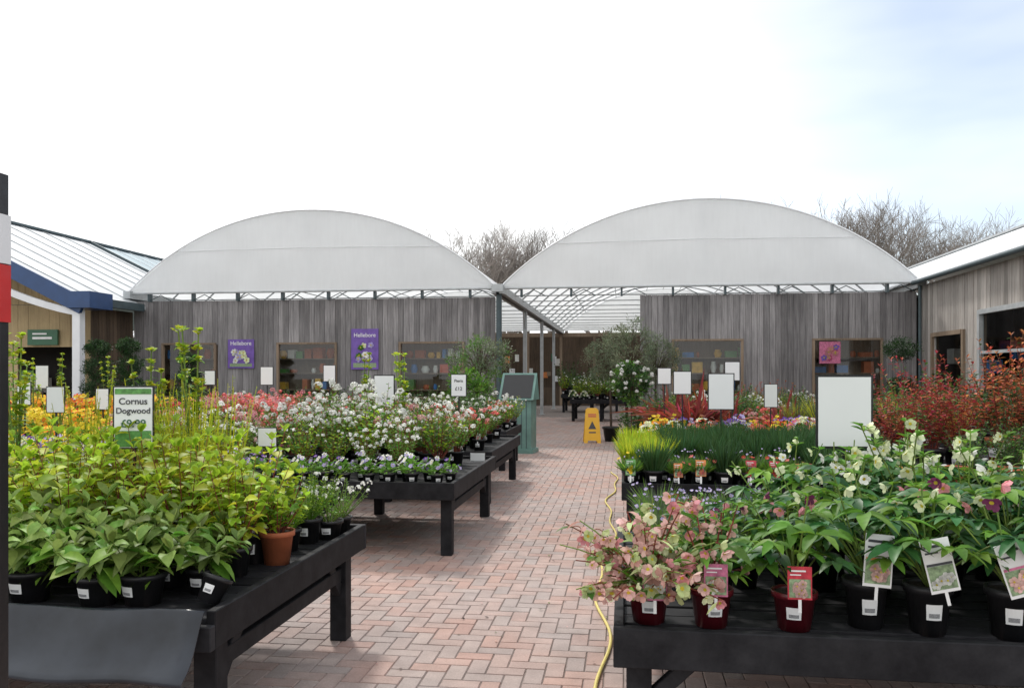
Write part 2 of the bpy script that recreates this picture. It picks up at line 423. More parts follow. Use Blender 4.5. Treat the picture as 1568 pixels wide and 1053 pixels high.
def pinkmass(seed):
    r=random.Random(seed); mb=MB(); pot(mb,.085,.15,'potred',True,n=20)
    for i in range(66):
        az=r.uniform(0,6.28); tl=1.3*math.sqrt(r.random())
        d=V((math.sin(tl)*math.cos(az)-.16,math.sin(tl)*math.sin(az)-.05,math.cos(tl)))
        pts=bend(V((0,0,.13)),d,r.uniform(.16,.43),-.55); tube(mb,pts,.004,.0025,r.choice(('stemred','stemgreen')),5)
        for k in range(4):
            a=r.uniform(0,6.28); q=at(pts,r.uniform(.55,1)); e=V((math.cos(a),math.sin(a),.3))
            pp=bend(q,e,.04,-1.4,3); tube(mb,pp,.002,.0018,'stemred',4)
            flower(mb,r,pp[-1],V((math.cos(a),math.sin(a)-.3,r.uniform(-1.1,.3))),r.uniform(.044,.074),r.choice(('fl_dusky','fl_palepink','fl_dusky','fl_pink','fl_cream','fl_greencream','fl_palepink')),'fl_eye',5,.75)
        for k in range(3):
            q=at(pts,r.uniform(.3,1)); leaf(mb,r,q,rdir(r,-.2,.6),r.uniform(.06,.11),.028,r.choice(('freshgreen','fl_greencream','midgreen','fl_dusky')),.4)
    tag(mb,r,V((.02,-.14,.12)),.095,.12,'tagpink',white=False,disk='fl_white',tilt=.1)
    return mb.mesh('plant')
def stalk(seed,H=.9):
    r=random.Random(seed); mb=MB(); pot(mb,.09,.17,'potblack',True)
    for i in range(5):
        az=r.uniform(0,6.28); tl=r.uniform(0,.2); d=V((math.sin(tl)*math.cos(az),math.sin(tl)*math.sin(az),math.cos(tl)))
        pts=bend(V((0,0,.15)),d,H*r.uniform(.5,1),.1); tube(mb,pts,.006,.004,'stemgreen',5)
        for k in range(20):
            t=r.uniform(.1,.95); a=r.uniform(0,6.28); leaf(mb,r,at(pts,t),V((math.cos(a),math.sin(a),.2)),.05,.013,'freshgreen',.5)
        for k in range(4):
            q=at(pts,1-.09*k*r.uniform(.6,1.3)); 
            for j in range(9):
                a=r.uniform(0,6.28); leaf(mb,r,q+rdir(r)*.012,V((math.cos(a),math.sin(a),.6)),.032,.028,r.choice(('lime','limeyellow')),.1)
    return mb.mesh('plant')
def crown(mb,r,c,rx,rz,nc,nl,L,W,mats,trunk=None,zmin=-1,cs=.24):
    for i in range(nc):
        d=rdir(r,zmin,1); k=r.uniform(.35,1)**.5*r.uniform(.85,1.1); q=c+V((d.x*rx*k,d.y*rx*k,d.z*rz*k)); cr_=rx*cs*r.uniform(.6,1.3)
        if trunk: tube(mb,[c-V((0,0,rz*.5)),q.lerp(c,.4)+V((0,0,-.03)),q],.012,.003,trunk,4)
        mm=r.choice(mats)
        for j in range(nl):
            e=rdir(r); sleaf(mb,r,q+e*cr_*r.random(),e+V((0,0,.3)),L*r.uniform(.7,1.3),W,mm)
def smalltree(seed,H,rx,rz,mats,L=.07,W=.016,nc=60,nl=45,pm='potblack',pr=.2,ph=.35,tr=.03,fl=None):
    r=random.Random(seed); mb=MB(); pot(mb,pr,ph,pm,False)
    tube(mb,[V((0,0,ph*.9)),V((.02,.01,(ph+H)*.4)),V((0,0,H-rz*.3))],tr,tr*.6,'bark',7)
    crown(mb,r,V((0,0,H-rz)),rx,rz,nc,nl,L,W,mats,'bark')
    if fl:
        for i in range(45):
            d=rdir(r,-.5,1); ball(mb,r,V((d.x*rx*1.0,d.y*rx*1.0,H-rz+d.z*rz*1.0)),.038,16,fl,.02)
    return mb.mesh('plant')
def tipball(mat,rad=.035,n=14,sz=.011,prob=.9):
    def f(mb,r,p,d):
        if r.random()<prob:
            ball(mb,r,p+V((0,0,.015)),rad*r.uniform(.6,1.3),n,mat if isinstance(mat,str) else r.choice(mat),sz)
    return f
lib={}
def L_(k,fs): lib[k]=fs
L_('cornus_shrub',[leafy(s,.46,.26,15,11,.088,.054,'lime','stemred',lm2='limeyellow') for s in (1,2,3,4,5)])
L_('hydrangea_plant',[leafy(s,.26,.26,12,8,.115,.058,'variegated','stemgreen',lm2='freshgreen',droop=.6,ph=.12) for s in (11,12,13)])
L_('golden_broom',[leafy(s,.62,.16,42,26,.022,.005,'limeyellow','limeyellow',small=True,curl=.3,lm2='lime') for s in (21,22)])
L_('feathery_plant',[leafy(s,.30,.2,34,34,.03,.005,'lime','freshgreen',small=True,lm2='freshgreen',pr=.075,ph=.14) for s in (25,26)])
L_('euphorbia_plant',[stalk(s) for s in (31,32,33)])
L_('white_flowering_shrub',[leafy(s,.48,.3,26,20,.05,.022,'freshgreen','stemred',small=True,tip=tipball('fl_white',.034,22,.012,.75),lm2='midgreen',tagc=(('taggreen','fl_white') if s%2 else None)) for s in (41,42,43,44)])
L_('white_green_shrub',[leafy(s,.55,.32,26,24,.055,.024,'midgreen','stemred',small=True,tip=tipball('fl_white',.026,12,.011,.35),lm2='lime') for s in (45,46,47)])
L_('pink_flowering_shrub',[leafy(s,.42,.28,24,20,.05,.022,'freshgreen','stemred',small=True,tip=tipball(['fl_coral','fl_pink','fl_coral','fl_palepink'],.034,20,.012,.8),lm2='midgreen',tagc=('tagpink','fl_pink')) for s in (51,52,53)])
L_('pale_pink_shrub',[leafy(s,.40,.26,24,20,.045,.02,'midgreen','stemred',small=True,tip=tipball(['fl_palepink','fl_white','fl_pink'],.026,14,.011,.6),lm2='freshgreen') for s in (55,56)])
L_('potted_viola',[bedding(s,f,'freshgreen',.12,.09,56,11,.036,lab=True) for s,f in ((61,['fl_lilac','fl_purple']),(62,['fl_lilac','fl_white']),(63,['fl_lilac','fl_lilac','fl_purple']),(64,['fl_white','fl_lilac']))])
L_('cream_hellebore',[hellebore(s,['fl_cream','fl_cream','fl_white'],nfl=4,H=.34,fs=.068) for s in (71,72,73,79)])
L_('green_hellebore',[hellebore(s,['fl_cream'],nfl=1,H=.33,nl=14,lm='hellgreen') for s in (74,75,78)])
L_('pink_hellebore',[hellebore(s,['fl_palepink','fl_pink','fl_dusky'],nfl=3,H=.28) for s in (76,77)])
L_('plum_hellebore',[hellebore(s,['fl_plum','fl_pink'],nfl=3,H=.3) for s in (176,)])
L_('dianthus_tuft',[grass(s,420,.27,.55,.007,'darkgreen','bluegreen',.075,.12) for s in (81,82,87)])
L_('lime_tuft',[grass(s,360,.22,.6,.008,'lime','limeyellow',.075,.12) for s in (83,84)])
L_('lavender_plant',[grass(s,420,.20,.75,.005,'greygreen','freshgreen',.075,.12,['fl_lilac'],8,.02) for s in (85,86)])
L_('picture_label_pansy',[grass(s,160,.12,.9,.01,'midgreen','freshgreen',.06,.10,[f],3,.03,tagc=(t,f)) for s,f,t in ((91,'fl_coral','tagorange'),(92,'fl_cream','tagred'),(93,'fl_lilac','tagpink'),(94,'fl_yellow','taggreen'),(95,'fl_red','tagred'))])
for nm,f,sd in (('orange_bedding',['fl_orange','fl_yellow'],101),('yellow_bedding',['fl_yellow'],103),('pink_bedding',['fl_pink','fl_rose'],105),('red_bedding',['fl_red','fl_coral'],107),('white_bedding',['fl_white','fl_cream'],109),('blue_bedding',['fl_lilac','fl_purple'],111)):
    L_(nm,[bedding(sd+i,f,'freshgreen' if i else 'midgreen',.2,.15,90,30,.055,.07,.1) for i in (0,1)])
L_('photinia_shrub',[leafy(s,.85,.45,26,26,.07,.026,'redleaf','stemred',pr=.13,ph=.24,lm2='orangeleaf' if s%2 else 'midgreen',start=.15,droop=.2) for s in (121,122,125)])
L_('orange_pieris_shrub',[leafy(s,.85,.40,26,22,.065,.024,'orangeleaf','stemred',pr=.13,ph=.24,pm='potterra',lm2='darkgreen',droop=.2) for s in (123,124)])
L_('cordyline_plant',[grass(s,70,.65,1.0,.035,'cordy','redleaf',.11,.2,droop=.5) for s in (131,132)])
L_('ornamental_grass',[grass(s,420,.65,.45,.006,'greygreen','limeyellow',.1,.18,droop=.7) for s in (133,134)])
L_('evergreen_shrub',[leafy(s,.6,.32,26,26,.055,.026,'darkgreen','bark',pr=.11,ph=.2,small=True,lm2='midgreen') for s in (141,142,143)])
L_('laurel_shrub',[leafy(s,.75,.35,20,16,.09,.04,'darkgreen','bark',pr=.12,ph=.22,lm2='midgreen') for s in (144,145)])
L_('white_heather',[leafy(s,.22,.18,22,14,.02,.008,'freshgreen','stemgreen',small=True,pr=.07,ph=.1,tip=tipball('fl_white',.018,8,.008,.5)) for s in (151,152)])
L_('trailing_plant',[leafy(s,.30,.2,16,9,.06,.04,'lime','stemred',lm2='freshgreen',pr=.085,ph=.17,pm='potterra',label=False) for s in (161,)])
PR=random.Random(99)
def place(kind,x,y,z,sc=1,rot=.35,js=.12):
    me=PR.choice(lib[kind])
    return obj(kind,me,None,(x,y,z),PR.uniform(-rot,rot),sc*PR.uniform(1-js,1+js))
def rows(kinds,x0,x1,y0,y1,dx,dy,z,sc=1,j=.04,pick=None):
    y=y0;ri=0
    while y<=y1+1e-6:
        x=x0+(dx*.5 if ri%2 else 0)
        while x<=x1+1e-6:
            k=pick(x,y) if pick else PR.choice(kinds)
            place(k,x+PR.uniform(-j,j),y+PR.uniform(-j,j),z,sc)
            x+=dx
        y+=dy; ri+=1

# ------------------------------------------------------------------ ground
mb=MB(); mb.add([(-600,-200,-.03),(600,-200,-.03),(600,900,-.03),(-600,900,-.03)],[(0,1,2,3)],'groundfar'); put(mb,'ground')
mb=MB(); mb.add([(-22,-3,-.007),(12,-3,-.007),(12,46,-.007),(-22,46,-.007)],[(0,1,2,3)],'joint'); put(mb,'paving_bed')
def paving():
    r=random.Random(5); vs=[];fs=[]; u=.105; g=.0022; c=.004
    x0,x1,y0,y1=-9.0,7.0,1.2,30.0
    def brick(ax,ay,bx,by):
        o=len(vs); dz=r.uniform(-.0012,.0012); 
        t=[dz+r.uniform(-.0008,.0008) for _ in range(4)]
        ax+=g;ay+=g;bx-=g;by-=g
        vs.extend([(ax,ay,-.0065),(bx,ay,-.0065),(bx,by,-.0065),(ax,by,-.0065),
                   (ax+c,ay+c,t[0]),(bx-c,ay+c,t[1]),(bx-c,by-c,t[2]),(ax+c,by-c,t[3])])
        fs.extend([(o+4,o+5,o+6,o+7),(o,o+1,o+5,o+4),(o+1,o+2,o+6,o+5),(o+2,o+3,o+7,o+6),(o+3,o,o+4,o+7)])
    for a in range(-420,420):
        for b in range(-220,220):
            px=(a+2*b)*u; py=(a-2*b)*u
            if px<x0 or px>x1 or py<y0 or py>y1: continue
            brick(px,py,px+2*u,py+u); brick(px,py+u,px+u,py+3*u)
    me=bpy.data.meshes.new('brick_paving'); me.from_pydata(vs,[],fs); me.materials.append(MATS['paver']); obj('brick_paving',me)
paving()
# blown leaves / petals on the paving
mb=MB(); r=random.Random(31)
for i in range(170):
    x=r.uniform(-1.6,.1) if r.random()<.6 else r.choice((r.gauss(-1.5,.25),r.gauss(0,.15))); y=r.uniform(2.8,16)
    sleaf(mb,r,V((x,y,.004+r.random()*.006)),V((math.cos(i),math.sin(i),r.uniform(0,.25))),r.uniform(.015,.04),r.uniform(.01,.02),r.choice(('bark','fl_palepink','midgreen','fl_dusky','soil')),.3)
put(mb,'fallen_leaves')

# ------------------------------------------------------------------ boards wall helper
def boards(mb,axis,a0,a1,z0,z1,pos,th,ops,mat,w=.145,r=random.Random(3)):
    a=a0
    while a<a1-.01:
        b=min(a+w-.007,a1); mid=(a+b)/2
        segs=[(z0,z1)]
        for (o0,o1,oz0,oz1) in ops:
            if o0<mid<o1:
                ns=[]
                for s in segs:
                    if oz0>s[0]: ns.append((s[0],min(oz0,s[1])))
                    if oz1<s[1]: ns.append((max(oz1,s[0]),s[1]))
                segs=ns
        j=r.uniform(-.005,.005)
        for s0,s1 in segs:
            if s1-s0<.02: continue
            if axis=='x': box(mb,a,b,pos+j,pos+th+j,s0,s1,mat)
            else: box(mb,pos+j,pos+th+j,a,b,s0,s1,mat)
        a+=w
YW=21.0
XL,XV,XD,XR=-13.45,-3.2,.41,7.08
EZ=3.8; RISE=2.15; RAD=(5.13**2+RISE**2)/(2*RISE)
def tunnel(xa,xb,name):
    e=empty(name,((xa+xb)/2,YW,0)); ox,oy=(xa+xb)/2,YW
    half=(xb-xa)/2
    def arc(t,zo=0,sc=1):
        x=-half+2*half*t; z=math.sqrt(RAD*RAD-x*x)-(RAD-RISE); return x,EZ+max(z,0)+zo
    n=40
    r=random.Random(int(xa*10)+500)
    mb=MB(); vs=[];fs=[];ny=22
    for j in range(ny):
        y=-.25+ (21.5)*j/(ny-1)
        for i in range(n+1):
            x,z=arc(i/n); vs.append((x,y,z+ (r.uniform(-.008,.008) if 0<i<n else 0)))
    for j in range(ny-1):
        for i in range(n): fs.append((j*(n+1)+i,j*(n+1)+i+1,(j+1)*(n+1)+i+1,(j+1)*(n+1)+i))
    mb.add(vs,fs,'film',True); put(mb,'roof_film',e)
    for yy,nm in ((-.2,'front_gable_film'),(21.2,'rear_gable_film')):
        mb=MB(); vs=[];fs=[];k=10
        for i in range(n+1):
            x,z=arc(i/n)
            for j in range(k+1):
                tt=j/k; vs.append((x,yy+.05*math.sin(x*3+tt*2)*math.sin(tt*3.14)+r.uniform(-.004,.004),EZ+.03+(z-EZ-.03)*tt))
        for i in range(n):
            for j in range(k): fs.append((i*(k+1)+j,(i+1)*(k+1)+j,(i+1)*(k+1)+j+1,i*(k+1)+j+1))
        mb.add(vs,fs,'film',True); put(mb,nm,e)
    mb=MB()
    tube(mb,[(arc(i/n)[0],-.26,arc(i/n)[1]) for i in range(n+1)],.022,.022,'whitepaint',6)
    xs=math.sqrt(RAD**2-(RAD-RISE+1.12)**2)
    tube(mb,[(-xs,-.255,EZ+1.12),(0,-.255,EZ+1.16),(xs,-.255,EZ+1.12)],.009,.009,'whitepaint',5)
    put(mb,'verge_piping',e)
    mb=MB()
    tube(mb,[(-half,-.22,EZ),(half,-.22,EZ)],.028,.028,'steel',8)
    for xx in (-2.6,0,2.6):
        z=math.sqrt(RAD*RAD-xx*xx)-(RAD-RISE)+EZ
        tube(mb,[(xx,-.13,EZ),(xx,-.13,z)],.02,.02,'whitepaint',6)
    y=0
    while y<21:
        tube(mb,[(arc(i/16)[0],y+.1,arc(i/16)[1]-.05) for i in range(17)],.028,.028,'steel',6)
        if y>0: tube(mb,[(-half,y+.1,EZ),(half,y+.1,EZ)],.018,.018,'steel',5)
        y+=1.75
    for t in (.12,.27,.42,.5,.58,.73,.88):
        x,z=arc(t); tube(mb,[(x,-.1,z-.07),(x,21,z-.07)],.02,.02,'steel',5)
    x=-half+.5
    while x<half:
        box(mb,x,x+.05,-.16,.0,EZ-.22,EZ-.01,'steeldark')
        tube(mb,[(x+.02,-.1,EZ-.2),(x+.35,-.1,EZ-.04),(x+.65,-.1,EZ-.2)],.012,.012,'steeldark',4); x+=1.28
    for s in (-half,half):
        box(mb,s-.1,s+.1,-.35,21,EZ-.14,EZ+.06,'steel')
    put(mb,'steel_frame',e)
    return e,ox,oy
tl,ox,oy=tunnel(XL,XV-.06,'polytunnel_greenhouse')
tr_,ox2,oy2=tunnel(XV+.06,XR-.02,'polytunnel_greenhouse')
wL=[(-12.6,-11.05,1.0,2.4),(-9.27,-7.62,1.0,2.4),(-5.88,-4.15,1.0,2.4)]
wR=[(1.22,2.94,1.0,2.43),(4.63,6.25,1.0,2.43)]
for (a0,a1,ops,par) in ((XL,XV-.12,wL,tl),(XD,XR-.03,wR,tr_)):
    e=empty('timber_wall',(0,0,0))
    mb=MB(); boards(mb,'x',a0,a1,0,EZ-.2,YW,.03,ops,'clad'); put(mb,'cladding_boards',e)
    mb=MB()
    xs=[a0]+[v for o in ops for v in o[:2]]+[a1]
    for i in range(0,len(xs),2): box(mb,xs[i]+.004,xs[i+1]-.004,YW+.042,YW+.10,0,EZ-.22,'cladbrown')
    for o in ops:
        box(mb,o[0],o[1],YW+.042,YW+.10,0,o[2]-.01,'cladbrown'); box(mb,o[0],o[1],YW+.042,YW+.10,o[3]+.01,EZ-.22,'cladbrown')
    put(mb,'wall_backing',e)
    mb=MB(); gb=MB(); ib=MB(); r=random.Random(int(a0*7)+200)
    for o in ops:
        x0,x1,z0,z1=o
        box(mb,x0-.02,x1+.02,YW-.045,YW+.035,z1-.0,z1+.05,'frametimber'); box(mb,x0-.03,x1+.03,YW-.055,YW+.035,z0-.06,z0,'frametimber')
        box(mb,x0-.02,x0+.04,YW-.04,YW+.04,z0+.002,z1-.002,'frametimber'); box(mb,x1-.04,x1+.02,YW-.04,YW+.04,z0+.002,z1-.002,'frametimber')
        gb.add([(x0+.05,YW+.02,z0),(x1-.05,YW+.02,z0),(x1-.05,YW+.02,z1),(x0+.05,YW+.02,z1)],[(0,1,2,3)],'glass')
        yb=YW+1.0
        box(ib,x0-.6,x1+.6,yb,yb+.05,0,2.9,'frametimber')
        box(ib,x0-.66,x0-.61,YW+.12,yb,0,2.9,'cladbrown'); box(ib,x1+.61,x1+.66,YW+.12,yb,0,2.9,'cladbrown')
        for sz in (1.15,1.6,2.0):
            box(ib,x0-.4,x1+.4,yb-.45,yb-.01,sz,sz+.03,'frametimber')
            x=x0-.3
            while x<x1+.3:
                w=r.uniform(.08,.3); hh=r.uniform(.1,.3)
                if r.random()<.7: 
                    if r.random()<.5: box(ib,x,x+w,yb-.40,yb-.15,sz+.032,sz+.032+hh,r.choice(('box_r','box_b','box_y','box_w','taggreen','potterra')))
                    else: lathe(ib,[(w*.3,0),(w*.45,hh*.5),(w*.3,hh*.9),(w*.33,hh)],r.choice(('potterra','box_w','box_b','box_y')),12,(x+w*.5,yb-.27,sz+.032),True,'darkroom')
                x+=w+.06
    put(mb,'window_frames',e); put(gb,'window_glass',e); put(ib,'window_display_shelves',e)
# flower poster in right-hand window
mb=MB(); box(mb,4.78,5.28,YW-.012,YW+.0,1.86,2.4,'tagpink'); r=random.Random(6)
for k in range(9): flower(mb,r,V((r.uniform(4.88,5.18),YW-.016-k*.002,r.uniform(1.96,2.3))),V((0,-1,0)),.15,r.choice(('fl_rose','fl_pink','purpleposter')),'fl_eye',5,.02)
put(mb,'pink_flower_poster')
mb=MB(); tube(mb,[(XV,YW-.12,0),(XV,YW-.12,EZ-.1)],.075,.075,'steeldark',12); 
lathe(mb,[(.16,0),(.16,.02),(.08,.03)],'steeldark',12,(XV,YW-.12,0)); box(mb,XV-.14,XV+.14,YW-.4,YW-.02,EZ-.1,EZ+.10,'steel')
put(mb,'valley_gutter_column')
for (x,y) in ((XV,26.5),(XV,32),(XV,37.5)):
    mb=MB(); box(mb,-.06,.06,-.06,.06,0,EZ-.14,'steel'); box(mb,-.12,.12,-.12,.12,0,.015,'steel')
    obox(mb,(0,-.06,EZ-.7),(0,-.5,EZ-.15),.04,.04,'steel'); obox(mb,(0,.06,EZ-.7),(0,.5,EZ-.15),.04,.04,'steel')
    put(mb,'steel_column',loc=(x,y,0))
e=empty('rear_glazed_wall'); mb=MB(); r=random.Random(8)
x=XL
while x<XR:
    box(mb,x,x+.12,41.7,41.82,0,3.5,'frametimber'); x+=1.7
box(mb,XL,XR,41.69,41.83,3.5,3.7,'frametimber'); box(mb,XL,XR,41.71,41.8,.0,.9,'cladbrown'); put(mb,'timber_frame',e)
mb=MB(); box(mb,XL,XR,42.6,42.7,0,3.6,'cladbrown'); put(mb,'back_boards',e)
mb=MB()
for i in range(34):
    x=r.uniform(-9,6); z=r.uniform(.9,2.3); w=r.uniform(.15,.5); hh=r.uniform(.15,.45)
    yy=r.uniform(42.0,42.4); box(mb,x,x+w,yy,yy+.1,z,z+hh,r.choice(('box_w','box_w','tagorange','box_b','greensign','whitepaint','frametimber')))
put(mb,'hanging_displays',e)

# ------------------------------------------------------------------ right building
e=empty('timber_clad_shop_building')
ops=[(18.3,19.96,1.15,2.46),(13.0,17.45,0,2.8)]
mb=MB(); boards(mb,'y',7.0,YW-.04,0,3.72,XR,.03,ops,'cladright',.15); put(mb,'cladding_boards',e)
mb=MB(); XB=XR+.045
for a,b,z0,z1 in ((7,13,0,3.7),(13,17.45,2.81,3.7),(17.45,18.3,0,3.7),(18.3,19.96,0,1.14),(18.3,19.96,2.47,3.7),(19.96,YW-.05,0,3.7)):
    box(mb,XB,XB+.06,a+.003,b-.003,z0,z1,'cladbrown')
put(mb,'wall_backing',e)
mb=MB()
for (a,b,z0,z1) in ops:
    box(mb,XR-.05,XR+.04,a-.08,a+.02,z0,z1+.08,'steel' if z0==0 else 'frametimber'); box(mb,XR-.05,XR+.04,b-.02,b+.08,z0,z1+.08,'steel' if z0==0 else 'frametimber')
    box(mb,XR-.06,XR+.04,a+.021,b-.021,z1-.01,z1+.085,'steel' if z0==0 else 'frametimber')
box(mb,XR-.045,XR+.04,15.2,15.28,0,2.78,'steel'); box(mb,XR-.04,XR+.035,13.05,17.4,2.0,2.06,'steel')
put(mb,'window_and_door_frames',e)
mb=MB(); mb.add([(XR+.02,a,z) for a,z in ((13,2.8),(17.45,2.8),(17.45,2.07),(13,2.07))],[(0,1,2,3)],'glass')
mb.add([(XR+.02,a,z) for a,z in ((18.3,1.15),(19.96,1.15),(19.96,2.46),(18.3,2.46))],[(0,1,2,3)],'glass'); put(mb,'window_glass',e)
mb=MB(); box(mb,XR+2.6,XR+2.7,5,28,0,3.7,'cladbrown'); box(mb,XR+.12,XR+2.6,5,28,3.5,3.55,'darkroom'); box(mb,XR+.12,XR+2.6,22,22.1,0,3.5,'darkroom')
r=random.Random(12)
for i in range(50):
    y=r.uniform(13,21.5); z=r.uniform(.3,2.2); q=r.uniform(.5,2.3); box(mb,XR+q,XR+q+.25,y,y+r.uniform(.2,.5),z,z+r.uniform(.2,.4),r.choice(('box_w','box_b','box_r','tagorange','taggreen','frametimber')))
put(mb,'shop_interior',e)
mb=MB(); th=.05
vs=[(XR-.22,5,3.84),(9.3,5,5.05),(9.3,29,5.05),(XR-.22,29,3.84)]
mb.add(vs+[(a,b,c-th) for a,b,c in vs],[(0,1,2,3),(7,6,5,4),(0,4,5,1),(3,2,6,7),(0,3,7,4)],'roofright')
vs=[(9.3,5,5.05),(14,5,3.6),(14,29,3.6),(9.3,29,5.05)]; mb.add(vs,[(0,1,2,3)],'roofright')
obox(mb,(9.3,5,5.07),(9.3,29,5.07),.16,.05,'steel'); put(mb,'metal_roof',e)
mb=MB(); tube(mb,[(XR-.24,5,3.77),(XR-.24,YW-.4,3.77)],.055,.055,'steeldark',8); tube(mb,[(XR-.12,YW-.5,3.7),(XR-.12,YW-.5,0)],.04,.04,'steeldark',8); put(mb,'gutter',e)
# ------------------------------------------------------------------ left building
e=empty('blue_gabled_garden_centre_building')
YG=18.3
def rz(x): return 3.5+(-13.2-x)*.483
mb=MB()
for a,b,mt in ((YG,26.9,'roofwhite'),(26.92,38,'roofblue')):
    vs=[(-13.1,a,rz(-13.1)),(-13.1,b,rz(-13.1)),(-19,b,rz(-19)),(-19,a,rz(-19))]
    mb.add(vs+[(x,y,z-.08) for x,y,z in vs],[(0,1,2,3),(7,6,5,4),(0,3,7,4),(0,4,5,1)],mt)
    vs=[(-19,a,rz(-19)),(-19,b,rz(-19)),(-25,b,rz(-13.1)),(-25,a,rz(-13.1))]; mb.add(vs,[(0,1,2,3)],mt)
y=YG+.5
while y<38:
    obox(mb,(-13.12,y,rz(-13.12)+.012),(-19,y,rz(-19)+.012),.02,.03,'steel' if y<26.9 else 'whitepaint'); y+=.95
obox(mb,(-19,YG,rz(-19)+.03),(-19,38,rz(-19)+.03),.22,.07,'steeldark')
obox(mb,(-13.1,26.9,rz(-13.1)+.05),(-19,26.9,rz(-19)+.05),.08,.08,'steeldark')
put(mb,'roof',e)
mb=MB(); obox(mb,(-13.0,YG-.08,rz(-13.0)-.16),(-19,YG-.08,rz(-19)-.16),.1,.40,'bluepaint')
obox(mb,(-25,YG-.08,rz(-13.0)-.16),(-19,YG-.08,rz(-19)-.16),.1,.34,'bluepaint')
box(mb,-13.35,-12.75,YG-.2,YG+.7,3.2,3.6,'bluepaint'); box(mb,-13.1,-12.95,YG+.7,YW-.3,3.3,3.5,'steeldark')
put(mb,'blue_fascia',e)
mb=MB(); pts=[]
for i in range(15):
    t=i/14; x=-13.2-5.6*t; pts.append((x,YG-.02,3.05+(rz(x)-3.35)*(.35+.65*t)))
for i in range(14): obox(mb,pts[i],pts[i+1],.12,.16,'whitepaint')
box(mb,-13.28,-13.08,YG-.1,YG+.1,0,3.2,'whitepaint'); put(mb,'white_arch_and_column',e)
mb=MB(); boards(mb,'x',-25,-13.5,0,3.4,YG+1.1,.03,[(-15.6,-14.0,0,2.3),(-18.5,-16.2,.9,2.2)],'tanboards',.3)
for i in range(28):
    x=-13.7-.2*i*1.0; box(mb,x-.19,x,YG+1.1,YG+1.13,3.41,max(rz(x)-.15,3.45),'tanboards')
put(mb,'tan_gable_boards',e)
mb=MB(); boards(mb,'y',YG+.9,YW-.02,0,3.3,-13.5,.03,[],'cladbrown',.15); put(mb,'side_wall',e)
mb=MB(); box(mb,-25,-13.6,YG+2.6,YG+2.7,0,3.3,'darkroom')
for i in range(16):
    x=R0.uniform(-19,-14); z=R0.uniform(.5,2); yy=R0.uniform(20.2,20.6); box(mb,x,x+.4,yy,yy+.1,z,z+.4,R0.choice(('box_w','taggreen','box_y')))
put(mb,'shop_interior',e)
mb=MB(); box(mb,-15.35,-14.5,YG+1.0,YG+1.05,2.35,2.75,'greensign'); box(mb,-15.2,-14.65,YG+.99,YG+.998,2.5,2.56,'label'); box(mb,-15.2,-14.8,YG+.99,YG+.998,2.62,2.66,'label'); put(mb,'green_shop_sign')

# ------------------------------------------------------------------ tables
def table(x0,x1,y0,y1,z=.66,front=True,name='display_table'):
    mb=MB(); ap=.15; r=random.Random(int((x0*31+y0*17)*10))
    y=y0+.045
    while y<y1-.1:
        box(mb,x0+.04,x1-.04,y,min(y+.115,y1-.045),z-.055,z-.03+r.uniform(-.003,.003),'blacktimber'); y+=.13
    T='blacktimber'
    if front: box(mb,x0,x1,y0,y0+.04,z-ap,z,T)
    else: box(mb,x0,x1,y0,y0+.04,z-ap,z-.05,T)
    box(mb,x0,x1,y1-.04,y1,z-ap,z,T)
    box(mb,x0+.001,x0+.041,y0+.041,y1-.041,z-ap+.002,z+.003,T); box(mb,x1-.041,x1-.001,y0+.041,y1-.041,z-ap+.002,z+.003,T)
    ly=[y0+.14,y1-.24]; lx=[x0+.05,x1-.15]
    if x1-x0>1.8: lx.insert(1,(x0+x1)/2)
    for X in lx:
        for Y in ly:
            box(mb,X,X+.1,Y,Y+.1,0,z-.058,T)
        obox(mb,(X+.05,ly[0]+.1,z-.36),(X+.05,ly[0]+.34,z-.1),.045,.07,T)
        obox(mb,(X+.05,ly[1],z-.36),(X+.05,ly[1]-.24,z-.1),.045,.07,T)
        box(mb,X+.025,X+.075,ly[0]+.101,ly[1]-.001,z-.30,z-.22,T)
    for Y in ly:
        for X in lx[:-1]: obox(mb,(X+.1,Y+.05,z-.33),(X+.34,Y+.05,z-.1),.045,.06,T)
    o=put(mb,name); bv=o.modifiers.new('b','BEVEL'); bv.width=.004; bv.segments=1
    return o
table(-3.95,-1.6,3.0,4.95,.66,False)
table(-6.6,-4.1,3.6,5.6)
table(-4.2,-1.45,6.9,9.25); table(-4.4,-1.58,9.75,12.5)
table(-7.2,-4.4,6.6,9.1); table(-7.4,-4.6,9.6,12.3); table(-10.4,-7.6,9.0,11.6); table(-11,-8,12.3,14.6); table(-7.6,-4.6,13.0,15.2); table(-4.4,-1.9,13.2,15.2)
table(-.04,3.2,3.14,5.35,.63)
table(-.02,2.5,7.1,9.7); table(2.75,5.3,7.4,10.6); table(.3,3.2,11.0,13.4); table(3.5,6.2,11.4,13.8); table(.9,4.2,15.6,17.6)
table(-1.8,.2,27.5,29.5,.75); table(-6.5,-4,24,26,.75); table(1.2,4,24,26,.75); table(-2.6,-.2,34,36,.75)
# moulded plastic bench lip on near-left table
mb=MB(); prof=[]
for i in range(15):
    a=i/14; prof.append((2.985-.06*math.sin(a*math.pi*.5)-.075*a**3, .675-.21*a+.012*math.sin(a*6)))
prof.append((2.83,.448)); prof.append((2.845,.435)); prof.append((2.87,.43))
vs=[];fs=[];nx=30
for k in range(nx+1):
    x=-3.95+2.33*k/nx
    for i,(y,z) in enumerate(prof): vs.append((x,y+.009*math.sin(k*.9+i*.2),z+.006*math.sin(k*.7+1)))
n=len(prof)
for k in range(nx):
    for i in range(n-1): fs.append((k*n+i,(k+1)*n+i,(k+1)*n+i+1,k*n+i+1))
mb.add(vs,fs,'gutterplastic',True); o=put(mb,'plastic_bench_lip'); s=o.modifiers.new('s','SOLIDIFY'); s.thickness=.006

